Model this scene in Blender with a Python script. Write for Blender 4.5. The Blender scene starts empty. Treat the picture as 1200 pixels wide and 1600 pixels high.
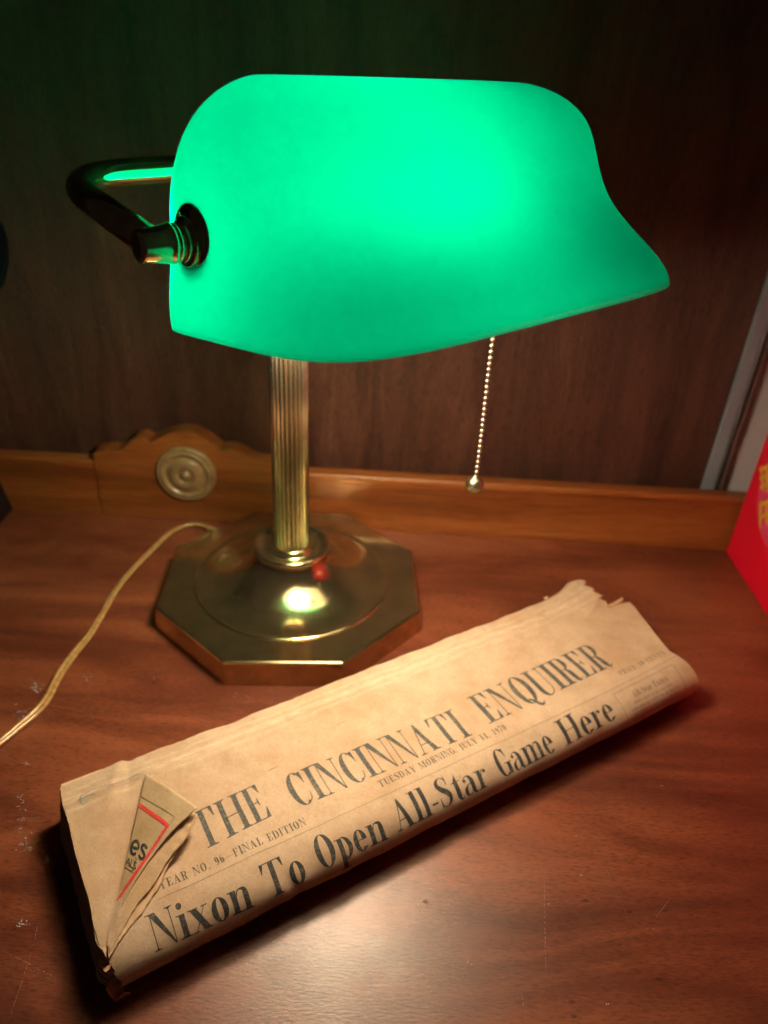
import bpy, bmesh, math, random
from mathutils import Vector, Matrix, noise
PI = math.pi
random.seed(7)
SC = bpy.context.scene
COL = SC.collection

# ------------------------------------------------------------------ camera
F_PX, PITCH, ROLL, CAM_H = 1149.6, .5473, .0574, .34
c_, s_ = math.cos(PITCH), math.sin(PITCH)
cr_, sr_ = math.cos(ROLL), math.sin(ROLL)
FW = Vector((0, c_, -s_)); UP = Vector((0, s_, c_)); RT = Vector((1, 0, 0))
R2 = cr_ * RT + sr_ * UP
U2 = -sr_ * RT + cr_ * UP
cam_d = bpy.data.cameras.new('camera')
cam = bpy.data.objects.new('camera', cam_d); COL.objects.link(cam)
cam.matrix_world = Matrix(((R2.x, U2.x, -FW.x, 0), (R2.y, U2.y, -FW.y, 0), (R2.z, U2.z, -FW.z, CAM_H), (0, 0, 0, 1)))
cam_d.sensor_fit = 'VERTICAL'; cam_d.sensor_height = 36; cam_d.lens = F_PX / 1600 * 36
cam_d.clip_start = .01; cam_d.clip_end = 50
cam_d.dof.use_dof = True; cam_d.dof.focus_distance = .315; cam_d.dof.aperture_fstop = 8.0
SC.camera = cam
# ------------------------------------------------------------------ light of the dark room, exposure
W = bpy.data.worlds.new('World'); SC.world = W; W.use_nodes = True
W.node_tree.nodes['Background'].inputs[0].default_value = (1.0, .70, .58, 1)
W.node_tree.nodes['Background'].inputs[1].default_value = .012
BULB_STRENGTH = 106.0
BULB_COLOR = (1.0, .77, .52, 1)
SC.view_settings.view_transform = 'Standard'; SC.view_settings.look = 'None'
SC.view_settings.exposure = 0; SC.view_settings.gamma = 1
SC.view_settings.use_curve_mapping = False
SC.cycles.sample_clamp_indirect = 6
SC.cycles.max_bounces = 10
SC.cycles.transmission_bounces = 6

# ------------------------------------------------------------------ helpers
def obj(name, bm, mat, parent=None, smooth=False, label=None):
    me = bpy.data.meshes.new(name)
    if isinstance(bm, tuple):
        me.from_pydata(bm[0], [], bm[1]); me.update()
    else:
        bm.to_mesh(me); bm.free()
    if smooth:
        for p in me.polygons: p.use_smooth = True
    if mat is not None:
        for m in (mat if isinstance(mat, (list, tuple)) else [mat]): me.materials.append(m)
    o = bpy.data.objects.new(name, me); COL.objects.link(o)
    if parent is not None: o.parent = parent; 
    if label: o['label'] = label
    return o

def thing(name, label, cat, loc=(0, 0, 0), group=None):
    o = bpy.data.objects.new(name, None); COL.objects.link(o)
    o.location = loc; o.empty_display_size = .02
    o['label'] = label; o['category'] = cat
    if group: o['group'] = group
    return o

def settle(root):
    """children are modelled in world coordinates: keep them there although the root sits at the base"""
    inv = Matrix.Translation(-root.location)
    for ch in root.children: ch.data.transform(inv)
    for ch in root.children:
        for g in ch.children:
            g.data.transform(inv)

def box_bm(x0, x1, y0, y1, z0, z1, bev=0, seg=2):
    bm = bmesh.new()
    bmesh.ops.create_cube(bm, size=1)
    for v in bm.verts:
        v.co = Vector((x0 + (v.co.x + .5) * (x1 - x0), y0 + (v.co.y + .5) * (y1 - y0), z0 + (v.co.z + .5) * (z1 - z0)))
    if bev: bmesh.ops.bevel(bm, geom=bm.edges[:], offset=bev, segments=seg, profile=.6, affect='EDGES')
    return bm

def lathe(profile, center, axis=Vector((0, 0, 1)), n=64, flute=None):
    """profile: list of (radius, height along the axis)"""
    axis = axis.normalized()
    t = Vector((1, 0, 0)) if abs(axis.x) < .9 else Vector((0, 1, 0))
    e1 = axis.cross(t).normalized(); e2 = axis.cross(e1)
    vs, fs = [], []
    for (r, h) in profile:
        for k in range(n):
            a = 2 * PI * k / n
            rr = r if not flute else r * flute(a)
            vs.append(tuple(Vector(center) + axis * h + e1 * (rr * math.cos(a)) + e2 * (rr * math.sin(a))))
    for i in range(len(profile) - 1):
        for k in range(n):
            fs.append((i * n + k, i * n + (k + 1) % n, (i + 1) * n + (k + 1) % n, (i + 1) * n + k))
    fs.append(tuple(range(n - 1, -1, -1)))
    fs.append(tuple((len(profile) - 1) * n + k for k in range(n)))
    me = (vs, fs)
    bm = bmesh.new()
    bv = [bm.verts.new(v) for v in vs]
    for f in fs:
        try: bm.faces.new([bv[i] for i in f])
        except ValueError: pass
    bmesh.ops.remove_doubles(bm, verts=bm.verts, dist=1e-6)
    bmesh.ops.recalc_face_normals(bm, faces=bm.faces)
    return bm

def catmull(pts, n=10):
    out = []
    P = [pts[0]] + list(pts) + [pts[-1]]
    for i in range(1, len(P) - 2):
        for k in range(n):
            t = k / n
            a, b, c, d = P[i - 1], P[i], P[i + 1], P[i + 2]
            out.append(tuple(.5 * ((2 * b[j]) + (-a[j] + c[j]) * t + (2 * a[j] - 5 * b[j] + 4 * c[j] - d[j]) * t * t + (-a[j] + 3 * b[j] - 3 * c[j] + d[j]) * t ** 3) for j in range(len(b))))
    out.append(tuple(pts[-1]))
    return out

def tube(path, r, n=16, bm=None, caps=True):
    own = bm is None
    if own: bm = bmesh.new()
    pts = [Vector(p[:3]) for p in path]
    rings = []
    nrm = None
    for i, p in enumerate(pts):
        t = (pts[min(i + 1, len(pts) - 1)] - pts[max(i - 1, 0)]).normalized()
        if nrm is None:
            nrm = t.cross(Vector((0, 0, 1)))
            if nrm.length < .1: nrm = t.cross(Vector((1, 0, 0)))
            nrm.normalize()
        nrm = (nrm - t * nrm.dot(t)).normalized()
        b = t.cross(nrm)
        rr = r(i / (len(pts) - 1)) if callable(r) else r
        rings.append([bm.verts.new(p + nrm * rr * math.cos(2 * PI * k / n) + b * rr * math.sin(2 * PI * k / n)) for k in range(n)])
    for a, b in zip(rings, rings[1:]):
        for k in range(n): bm.faces.new((a[k], a[(k + 1) % n], b[(k + 1) % n], b[k]))
    if caps:
        bm.faces.new(rings[0][::-1]); bm.faces.new(rings[-1])
    bmesh.ops.recalc_face_normals(bm, faces=bm.faces)
    return bm

# ------------------------------------------------------------------ materials
def new_mat(name):
    m = bpy.data.materials.new(name); m.use_nodes = True
    nt = m.node_tree; nt.nodes.clear()
    out = nt.nodes.new('ShaderNodeOutputMaterial')
    b = nt.nodes.new('ShaderNodeBsdfPrincipled')
    nt.links.new(b.outputs[0], out.inputs[0])
    return m, nt, b, out
def N(nt, t, **kw):
    n = nt.nodes.new(t)
    for k, v in kw.items():
        if k.startswith('i_'): n.inputs[k[2:].replace('_', ' ')].default_value = v
        else: setattr(n, k, v)
    return n
def coords(nt, scale=(1, 1, 1), kind='Object', rot=(0, 0, 0)):
    tc = N(nt, 'ShaderNodeTexCoord'); mp = N(nt, 'ShaderNodeMapping')
    mp.inputs['Scale'].default_value = scale; mp.inputs['Rotation'].default_value = rot
    nt.links.new(tc.outputs[kind], mp.inputs[0]); return mp.outputs[0]
def noise_t(nt, co, scale, detail=4, rough=.55, dist=0):
    n = N(nt, 'ShaderNodeTexNoise'); n.inputs['Scale'].default_value = scale
    n.inputs['Detail'].default_value = detail; n.inputs['Roughness'].default_value = rough; n.inputs['Distortion'].default_value = dist
    nt.links.new(co, n.inputs['Vector']); return n.outputs['Fac']
def ramp(nt, f, stops):
    r = N(nt, 'ShaderNodeValToRGB'); e = r.color_ramp.elements
    while len(e) < len(stops): e.new(.5)
    for i, (p, c) in enumerate(stops):
        e[i].position = p; e[i].color = tuple(c) + (1,) if len(c) == 3 else c
    nt.links.new(f, r.inputs[0]); return r.outputs[0]
def mixc(nt, f, a, b, mode='MIX'):
    m = N(nt, 'ShaderNodeMix', data_type='RGBA', blend_type=mode)
    for s, v in ((0, f), (6, a), (7, b)):
        if hasattr(v, 'links') or isinstance(v, bpy.types.NodeSocket): nt.links.new(v, m.inputs[s])
        else: m.inputs[s].default_value = v if s == 0 else tuple(v) + (1,) if len(v) == 3 else v
    return m.outputs[2]
def math_(nt, op, a, b=0.0, clamp=False):
    m = N(nt, 'ShaderNodeMath', operation=op, use_clamp=clamp)
    for i, v in enumerate((a, b)):
        if isinstance(v, bpy.types.NodeSocket): nt.links.new(v, m.inputs[i])
        else: m.inputs[i].default_value = v
    return m.outputs[0]
def bump(nt, h, bsdf, strength=.3, dist=.0005):
    b = N(nt, 'ShaderNodeBump'); b.inputs['Strength'].default_value = strength; b.inputs['Distance'].default_value = dist
    nt.links.new(h, b.inputs['Height']); nt.links.new(b.outputs[0], bsdf.inputs['Normal'])

def wood(name, cols, scale=(1.6, 14, 14), rough=(.3, .45), grain=22, bstr=.25, dark=.5, spec=.5, bdist=.0004, fine=6.0, figure=.9, wts=(.5, .32, .18)):
    """grain runs along the axis with the smallest scale"""
    m, nt, b, out = new_mat(name)
    co = coords(nt, scale)
    warp = noise_t(nt, co, 1.1, 3, .5)
    sh = N(nt, 'ShaderNodeVectorMath', operation='ADD'); nt.links.new(co, sh.inputs[0])
    mul = N(nt, 'ShaderNodeVectorMath', operation='SCALE'); mul.inputs['Scale'].default_value = figure
    cn = N(nt, 'ShaderNodeTexNoise'); cn.inputs['Scale'].default_value = 1.3; nt.links.new(co, cn.inputs['Vector'])
    nt.links.new(cn.outputs['Color'], mul.inputs[0]); nt.links.new(mul.outputs[0], sh.inputs[1])
    big = noise_t(nt, sh.outputs[0], 1.4, 5, .6, .6)
    mid = noise_t(nt, sh.outputs[0], grain * .28, 6, .65, .3)
    fin = noise_t(nt, coords(nt, tuple(x * fine for x in scale)), grain * .35, 5, .7)
    f = math_(nt, 'ADD', math_(nt, 'MULTIPLY', big, wts[0]), math_(nt, 'MULTIPLY', mid, wts[1]))
    f = math_(nt, 'ADD', f, math_(nt, 'MULTIPLY', fin, wts[2]))
    c = ramp(nt, f, [(.34, cols[0]), (.46, cols[1]), (.55, cols[2]), (.68, cols[3])])
    pores = ramp(nt, fin, [(.36, (dark, dark, dark)), (.47, (1, 1, 1))])
    c = mixc(nt, .75, c, pores, 'MULTIPLY')
    nt.links.new(c, b.inputs['Base Color'])
    smear = noise_t(nt, coords(nt, (1, 1, 1)), 28, 6, .6)
    r = N(nt, 'ShaderNodeMapRange'); r.inputs[1].default_value = .3; r.inputs[2].default_value = .7
    r.inputs[3].default_value = rough[0]; r.inputs[4].default_value = rough[1]
    nt.links.new(smear, r.inputs[0]); nt.links.new(r.outputs[0], b.inputs['Roughness'])
    b.inputs['Specular IOR Level'].default_value = spec
    bump(nt, math_(nt, 'ADD', fin, math_(nt, 'MULTIPLY', mid, .6)), b, bstr, bdist)
    return m

M_DESK = wood('varnished red brown wood', [(.046, .011, .007), (.115, .029, .014), (.200, .056, .025), (.285, .090, .040)], (2.6, 10, 10), (.28, .38), 24, .26, .62, .5, .0004, 12.0, .7, (.66, .16, .18))
M_RAIL = wood('honey brown wood', [(.10, .026, .007), (.20, .056, .013), (.30, .092, .022), (.38, .135, .036)], (1.2, 17, 17), (.30, .42), 18, .2, .7, .5)
M_PANEL = wood('dark wood panel', [(.034, .0145, .010), (.070, .026, .017), (.108, .040, .025), (.180, .078, .048)], (20, 9, 2.6), (.40, .56), 26, 1.0, .24, .4, .0018, 6.0, 1.2, (.42, .30, .28))

def brass(name, col, rough, tarn=.35, dirt=(.10, .07, .03), stripes=0, coat=0):
    m, nt, b, out = new_mat(name)
    b.inputs['Metallic'].default_value = .97
    n1 = noise_t(nt, coords(nt), 60, 5, .6); n2 = noise_t(nt, coords(nt), 420, 3, .6)
    f = ramp(nt, n1, [(.42, (0, 0, 0)), (.72, (1, 1, 1))])
    f2 = math_(nt, 'MULTIPLY', f, tarn)
    nt.links.new(mixc(nt, f2, col, dirt), b.inputs['Base Color'])
    if stripes: n1 = math_(nt, 'MULTIPLY', n1, 0.0)
    rr = math_(nt, 'ADD', math_(nt, 'MULTIPLY', n1, .08), rough - .03)
    if not stripes: rr = math_(nt, 'ADD', rr, math_(nt, 'MULTIPLY', ramp(nt, n2, [(.66, (0, 0, 0)), (.80, (1, 1, 1))]), .10))
    nt.links.new(rr, b.inputs['Roughness'])
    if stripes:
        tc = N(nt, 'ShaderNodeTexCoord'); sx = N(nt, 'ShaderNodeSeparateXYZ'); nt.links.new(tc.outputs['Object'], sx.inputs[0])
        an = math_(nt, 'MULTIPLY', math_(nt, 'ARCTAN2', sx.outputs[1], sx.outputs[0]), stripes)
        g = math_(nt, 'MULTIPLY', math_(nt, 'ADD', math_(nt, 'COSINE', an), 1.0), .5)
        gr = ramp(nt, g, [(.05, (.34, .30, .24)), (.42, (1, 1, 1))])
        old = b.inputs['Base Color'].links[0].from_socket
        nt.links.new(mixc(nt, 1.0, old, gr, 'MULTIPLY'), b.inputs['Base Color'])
    if coat:
        b.inputs['Coat Weight'].default_value = coat; b.inputs['Coat Roughness'].default_value = .07
    return m
M_BRASS = brass('aged brass', (.62, .50, .28), .14, .40)
M_BRASS2 = brass('satin brass', (.60, .47, .28), .20, .12)
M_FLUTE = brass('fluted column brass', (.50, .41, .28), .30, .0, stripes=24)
M_BRASSD = brass('dark bronze brass', (.46, .36, .19), .14, .5)

def plain(name, col, rough=.5, metal=0, spec=.5, var=.12, vscale=40, bstr=0.0, bscale=300, trans=0, coat=0):
    m, nt, b, out = new_mat(name)
    n1 = noise_t(nt, coords(nt), vscale, 5, .6)
    lo = tuple(max(0, x * (1 - var)) for x in col); hi = tuple(min(1, x * (1 + var)) for x in col)
    nt.links.new(ramp(nt, n1, [(.3, lo), (.7, hi)]), b.inputs['Base Color'])
    b.inputs['Roughness'].default_value = rough; b.inputs['Metallic'].default_value = metal
    b.inputs['Specular IOR Level'].default_value = spec
    b.inputs['Coat Weight'].default_value = coat
    if bstr: bump(nt, noise_t(nt, coords(nt), bscale, 4, .6), b, bstr, .0003)
    return m

# cased glass: green outside, opal white inside
m, nt, b, out = new_mat('green glass outside'); M_GLASS_OUT = m
nt.nodes.remove(b)
tr = N(nt, 'ShaderNodeBsdfTranslucent'); df = N(nt, 'ShaderNodeBsdfDiffuse'); gl = N(nt, 'ShaderNodeBsdfGlossy')
pit = noise_t(nt, coords(nt), 420, 4, .75)
patch = noise_t(nt, coords(nt), 26, 4, .6)
dirt = math_(nt, 'MULTIPLY', ramp(nt, pit, [(.30, (1, 1, 1)), (.40, (0, 0, 0))]), ramp(nt, patch, [(.45, (0, 0, 0)), (.65, (1, 1, 1))]))
tcol = mixc(nt, patch, (.0, .255, .158), (.0, .295, .188))
tcol = mixc(nt, math_(nt, 'MULTIPLY', dirt, .45), tcol, (.0, .22, .09))
# translucent colour boosted on the back half, added to cast green onto the panel
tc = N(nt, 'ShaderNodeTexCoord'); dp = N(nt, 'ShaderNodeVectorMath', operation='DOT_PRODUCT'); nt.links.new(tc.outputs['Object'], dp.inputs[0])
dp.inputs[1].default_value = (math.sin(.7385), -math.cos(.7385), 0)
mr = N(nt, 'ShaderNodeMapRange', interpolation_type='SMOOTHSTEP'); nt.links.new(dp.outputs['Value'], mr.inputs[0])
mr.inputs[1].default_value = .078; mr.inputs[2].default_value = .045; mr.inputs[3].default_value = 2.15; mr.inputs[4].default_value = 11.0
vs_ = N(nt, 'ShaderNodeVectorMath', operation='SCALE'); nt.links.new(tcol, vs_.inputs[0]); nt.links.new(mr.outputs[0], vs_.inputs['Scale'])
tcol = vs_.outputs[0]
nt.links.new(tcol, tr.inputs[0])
df.inputs[0].default_value = (.0, .10, .055, 1)
gl.inputs['Color'].default_value = (1, 1, 1, 1); gl.inputs['Roughness'].default_value = .32
m1 = N(nt, 'ShaderNodeMixShader'); m1.inputs[0].default_value = .6
m2 = N(nt, 'ShaderNodeMixShader'); m2.inputs[0].default_value = .03
nt.links.new(df.outputs[0], m1.inputs[1]); nt.links.new(tr.outputs[0], m1.inputs[2])
rf = N(nt, 'ShaderNodeBsdfRefraction'); rf.inputs['Color'].default_value = (.0, .9, .60, 1); rf.inputs['Roughness'].default_value = .45; rf.inputs['IOR'].default_value = 1.02
m3 = N(nt, 'ShaderNodeMixShader'); m3.inputs[0].default_value = .0
nt.links.new(m1.outputs[0], m3.inputs[1]); nt.links.new(rf.outputs[0], m3.inputs[2])
nt.links.new(m3.outputs[0], m2.inputs[1]); nt.links.new(gl.outputs[0], m2.inputs[2]); nt.links.new(m2.outputs[0], out.inputs[0])
m, nt, b, out = new_mat('opal white glass inside'); M_GLASS_IN = m
nt.nodes.remove(b)
tr = N(nt, 'ShaderNodeBsdfTranslucent'); df = N(nt, 'ShaderNodeBsdfDiffuse')
tr.inputs[0].default_value = (.95, .97, .90, 1); df.inputs[0].default_value = (.86, .90, .84, 1)
m1 = N(nt, 'ShaderNodeMixShader'); m1.inputs[0].default_value = .22
rf = N(nt, 'ShaderNodeBsdfRefraction'); rf.inputs['Color'].default_value = (1, 1, 1, 1); rf.inputs['Roughness'].default_value = .85; rf.inputs['IOR'].default_value = 1.02
m3 = N(nt, 'ShaderNodeMixShader'); m3.inputs[0].default_value = .0
nt.links.new(df.outputs[0], m1.inputs[1]); nt.links.new(tr.outputs[0], m1.inputs[2])
nt.links.new(m1.outputs[0], m3.inputs[1]); nt.links.new(rf.outputs[0], m3.inputs[2]); nt.links.new(m3.outputs[0], out.inputs[0])

m, nt, b, out = new_mat('glowing frosted bulb'); M_BULB = m
b.inputs['Base Color'].default_value = (.9, .88, .8, 1)
b.inputs['Emission Color'].default_value = BULB_COLOR; b.inputs['Emission Strength'].default_value = BULB_STRENGTH

# ------------------------------------------------------------------ the setting: wall, wooden panel, trim, desk
YP = .556
M_WALL = plain('pale lilac wall', (.66, .62, .67), .8, var=.05, vscale=12, bstr=.1)
o = obj('wall', box_bm(.2865, 1.4, YP + .004, YP + .10, -.7, 1.3), M_WALL); o['kind'] = 'structure'
o = obj('wall', box_bm(-1.8, .2865, YP + .022, YP + .10, -.7, 1.3), M_WALL); o['kind'] = 'structure'

pn = thing('wood_panel', 'dark brown grained upright wood panel filling the background behind the desk', 'panel', (-.2, YP, 0))
obj('board', box_bm(-1.3, .2688, YP, YP + .018, -.05, 1.2, .0006), M_PANEL, pn); settle(pn)

M_TRIM = plain('grey painted trim', (.25, .29, .35), .38, var=.08, vscale=30, coat=.1)
M_DARK = plain('dark gap', (.012, .011, .012), .6)
tm = thing('trim_strip', 'slim grey vertical trim strip standing between the wood panel and the pale wall', 'trim', (.276, YP - .004, 0))
obj('flat_face', box_bm(.2690, .2775, YP - .004, YP + .004, -.05, 1.2, .0005), M_TRIM, tm)
bm = tube([(.2797, YP - .0015, -.05), (.2797, YP - .0015, 1.2)], .0024, 16)
obj('round_bead', bm, M_TRIM, tm, True)
obj('seam', box_bm(.2818, .2836, YP - .0005, YP + .0035, -.05, 1.2), M_DARK, tm)
obj('edge', box_bm(.2836, .2865, YP - .002, YP + .004, -.05, 1.2, .0004), plain('brown edge', (.16, .10, .085), .6), tm)
settle(tm)

desk = thing('desk', 'red brown varnished wooden desk with a scratched worn top and a low back rail', 'desk', (0, .2, -.03))

# back rail with a slightly hollowed face
RT_Z = .0505
def rail_prism(x0, x1, prof, nx=2):
    vs, fs = [], []
    k = len(prof)
    for i in range(nx):
        x = x0 + (x1 - x0) * i / (nx - 1)
        vs += [(x, y, z) for y, z in prof]
    for i in range(nx - 1):
        for j in range(k):
            fs.append((i * k + j, i * k + (j + 1) % k, (i + 1) * k + (j + 1) % k, (i + 1) * k + j))
    fs += [tuple(range(k))[::-1], tuple(range((nx - 1) * k, nx * k))]
    bm = bmesh.new(); bv = [bm.verts.new(v) for v in vs]
    for f in fs: bm.faces.new([bv[i] for i in f])
    bmesh.ops.recalc_face_normals(bm, faces=bm.faces); return bm
prof = [(.5285, -.03), (.5285, .004)] + [(.5285 + .0018 * math.sin(PI * t / 10), .004 + (.0395) * t / 10) for t in range(1, 10)] + \
       [(.5285, .0435), (.5280, .0445), (.5276, .0468), (.5280, .0495), (.5290, RT_Z), (.5405, RT_Z), (.5412, .0498), (.5412, -.03)]
obj('back_rail', rail_prism(-.62, -.2402, prof), M_RAIL, desk)
obj('back_rail', rail_prism(-.0905, .75, prof), M_RAIL, desk)
# carved crest in the middle of the rail
edge = [(-.2398, .0515), (-.2388, .0578), (-.2300, .0602), (-.2220, .0603), (-.2165, .0618), (-.2110, .0660), (-.2060, .0715), (-.2015, .0742),
        (-.1960, .0730), (-.1920, .0708), (-.1883, .0716), (-.1830, .0752), (-.1760, .0788), (-.1690, .0807), (-.1610, .0812), (-.1530, .0795), (-.1460, .0755),
        (-.1400, .0705), (-.1362, .0672), (-.1330, .0664), (-.1280, .0674), (-.1220, .0662), (-.1150, .0622), (-.1080, .0590), (-.1000, .0576), (-.0907, .0572)]
edge = catmull(edge, 4)
bm = bmesh.new()
fv = [bm.verts.new((x, .5285, z)) for x, z in edge] + [bm.verts.new((-.0907, .5285, -.03)), bm.verts.new((-.2398, .5285, -.03))]
f = bm.faces.new(fv)
r = bmesh.ops.extrude_face_region(bm, geom=[f])
for v in [g for g in r['geom'] if isinstance(g, bmesh.types.BMVert)]: v.co.y += .0185
bmesh.ops.recalc_face_normals(bm, faces=bm.faces)
ed = [e for e in bm.edges if len(e.link_faces) == 2 and abs(e.verts[0].co.y - e.verts[1].co.y) < 1e-5 and e.verts[0].co.z > 0 and e.verts[1].co.z > 0]
bmesh.ops.bevel(bm, geom=ed, offset=.0008, segments=2, affect='EDGES')
crest = obj('crest', bm, M_RAIL, desk)
M_ROS = plain('worn taupe rosette', (.26, .165, .080), .26, var=.25, vscale=90, bstr=.15)
ros = lathe([(.0001, .0062), (.0022, .006), (.0034, .0048), (.0040, .0034), (.0052, .0030), (.0062, .0044), (.0075, .0052), (.0110, .0050), (.0138, .0034), (.0155, .0016),
             (.0170, .0016), (.0180, .0034), (.0192, .0044), (.0203, .0040), (.0212, .0028), (.0220, .0030), (.0232, .0034), (.0243, .0024), (.0248, 0), (.0248, -.001)],
            (-.1640, .5283, .0440), Vector((0, -1, 0)), 72)
ro = obj('rosette', ros, M_ROS, crest, True)
# left side rail, seen as a dark end at the picture's edge
bm = bmesh.new()
pts = [(-.3150, .5270, .0005), (-.3400, .5270, .0005), (-.3600, .5270, .036), (-.3225, .5270, .036)]
a = [bm.verts.new(p) for p in pts]; b2 = [bm.verts.new((p[0], -.20, p[2])) for p in pts]
bm.faces.new(a); bm.faces.new(b2[::-1])
for i in range(4): bm.faces.new((a[i], b2[i], b2[(i + 1) % 4], a[(i + 1) % 4]))
bmesh.ops.recalc_face_normals(bm, faces=bm.faces); bmesh.ops.bevel(bm, geom=bm.edges[:], offset=.0007, segments=2, affect='EDGES')
obj('side_rail', bm, plain('dark stained wood', (.012, .006, .005), .6, spec=.2), desk)

# scratches and paint smears on the desk top (thin flat marks)
def on_desk(px, py, z=0.0):
    d = FW + R2 * ((px - 600) / F_PX) - U2 * ((py - 800) / F_PX)
    t = (z - CAM_H) / d.z
    return Vector((d.x * t, d.y * t, z))
def add_mark(bm, p0, p1, w, z, wob=.0, n=8):
    p0, p1 = Vector(p0), Vector(p1); d = p1 - p0; nn = Vector((-d.y, d.x, 0)).normalized()
    off = [nn * (wob * (noise.noise(Vector((i * .7 + p0.x * 999, p0.y * 777, 0))))) for i in range(n + 1)]
    L, R_ = [], []
    for i in range(n + 1):
        t = i / n; ww = w * .5 * (math.sin(PI * min(1, max(0, t))) ** .5 * (.6 + .8 * abs(noise.noise(Vector((i * 1.7, p0.x * 555, p0.y * 333))))) + .03)
        c = p0 + d * t + off[i]; c.z = z
        L.append(bm.verts.new(c + nn * ww)); R_.append(bm.verts.new(c - nn * ww))
    for i in range(n): bm.faces.new((L[i], R_[i], R_[i + 1], L[i + 1]))
def mark_mat(name, col, thr, scale=900):
    m, nt, b, out = new_mat(name)
    b.inputs['Base Color'].default_value = col + (1,); b.inputs['Roughness'].default_value = .6
    n1 = noise_t(nt, coords(nt), scale, 4, .7)
    al = ramp(nt, n1, [(thr, (0, 0, 0)), (thr + .12, (1, 1, 1))])
    nt.links.new(al, b.inputs['Alpha']); return m
M_SCR = mark_mat('fine scratch', (.36, .19, .14), .42)
M_KNOT = mark_mat('dark wood knot', (.075, .022, .012), .42, 1500)
M_PAINT = mark_mat('dried pale paint', (.42, .41, .43), .46, 1100)
top_bm = box_bm(-.62, .75, -.25, .5278, -.03, 0, .0012)
bm = top_bm; n_a = len(bm.faces)
for (x0, y0, x1, y1, w) in [(850, 1368, 853, 1530, .00045), (0, 1152, 60, 1170, .0004), (60, 1100, 270, 1127, .0003), (270, 1127, 330, 1124, .0003), (0, 1483, 120, 1545, .0004), (12, 1600, 52, 1480, .0003), (52, 1480, 60, 1440, .0003),
                            (678, 1488, 692, 1450, .0005), (672, 1560, 684, 1490, .0003), (700, 1460, 712, 1550, .0003), (726, 1512, 734, 1494, .0007), (620, 1405, 596, 1460, .0003),
                            (700, 1440, 690, 1462, .0003), (815, 1552, 822, 1600, .0003), (942, 1352, 955, 1372, .0003), (1000, 1450, 1030, 1452, .0003), (1050, 1400, 1020, 1440, .0003),
                            (20, 1505, 200, 1580, .0002), (430, 1550, 560, 1570, .0002), (410, 1540, 540, 1556, .0004), (560, 1562, 700, 1580, .0003), (1040, 1210, 1060, 1222, .0004), (1070, 1045, 1085, 1050, .0003),
                            (1100, 1110, 1120, 1135, .0002), (640, 1500, 650, 1580, .0002), (900, 1420, 930, 1400, .0002), (140, 1112, 152, 1135, .0003)]:
    add_mark(bm, on_desk(x0, y0), on_desk(x1, y1), w * .62, .00015, .0004, 14)
bm.faces.ensure_lookup_table(); n_b = len(bm.faces)
rnd = random.Random(3)
def cluster(px, py, n, spread, ln, w=.0006):
    for _ in range(n):
        x = px + rnd.gauss(0, spread[0]); y = py + rnd.gauss(0, spread[1]); a = rnd.uniform(0, PI)
        add_mark(bm, on_desk(x, y), on_desk(x + ln * math.cos(a), y + ln * .6 * math.sin(a)), w * rnd.uniform(.5, 1.6), .0003 + rnd.random() * .0001, .0003, 5)
cluster(55, 1073, 9, (4, 4), 12, .0012); cluster(38, 1115, 14, (10, 7), 12, .0010); cluster(137, 1058, 4, (5, 4), 9, .0009); cluster(18, 1035, 2, (3, 2), 6)
for (x, y) in [(30, 1243), (37, 1258), (37, 1280), (40, 1300)]: cluster(x, y, 4, (3, 3), 10, .0007)
cluster(38, 1322, 12, (6, 6), 12, .0009); cluster(25, 1442, 9, (8, 4), 10, .0006); cluster(42, 1190, 4, (3, 4), 12, .0005)
cluster(693, 835, 3, (3, 1), 5, .0014); cluster(823, 863, 3, (2, 1), 5, .0010); cluster(1015, 863, 2, (3, 1), 5, .0006)
cluster(378, 1088, 3, (5, 2), 8, .0004); cluster(735, 1502, 2, (2, 2), 5, .0005); cluster(1173, 1390, 2, (2, 2), 4, .0006); cluster(950, 1568, 2, (3, 2), 5, .0004)
for _ in range(60):
    cluster(rnd.uniform(0, 1200), rnd.uniform(880, 1600), 1, (0, 0), 4, .0004)
for (x, y, r_, k_) in [(983, 1425, .0011, 1), (1040, 1424, .0011, 1), (968, 1477, .0009, 1), (1030, 1531, .0013, 1), (893, 1566, .0012, 1), (896, 1588, .0013, 1), (915, 1408, .0013, 1), (665, 1409, .0014, 1), (700, 1140, .0014, 1), (1128, 1190, .0010, 1), (240, 1068, .0014, 1)]:
    r_ *= .6
    c = on_desk(x, y); ks = []
    for q in range(14):
        a = 2 * PI * q / 14; rr = r_ * (1 + .4 * noise.noise(Vector((q * .9, x * .1, y * .1))))
        ks.append(bm.verts.new((c.x + 2.0 * rr * math.cos(a), c.y + rr * math.sin(a), .00044)))
    bm.faces.new(ks)
bm.faces.ensure_lookup_table()
for f in bm.faces:
    zz = min(v.co.z for v in f.verts)
    f.material_index = 0 if zz < .0001 else (1 if zz < .00022 else (2 if zz < .00042 else 3))
obj('desktop', bm, [M_DESK, M_SCR, M_PAINT, M_KNOT], desk)
settle(desk)

# ------------------------------------------------------------------ banker's lamp
CX, CY = -.0637, .430
PHI = .7385
AX = Vector((math.cos(PHI), math.sin(PHI), 0)); FR = Vector((math.sin(PHI), -math.cos(PHI), 0))
def LP(a, d, z): return Vector((CX, CY, 0)) + AX * a + FR * d + Vector((0, 0, z))
lamp = thing('desk_lamp', "lit brass banker's lamp with a glowing green glass shade on an octagonal base", 'lamp', (CX, CY, 0))

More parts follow.
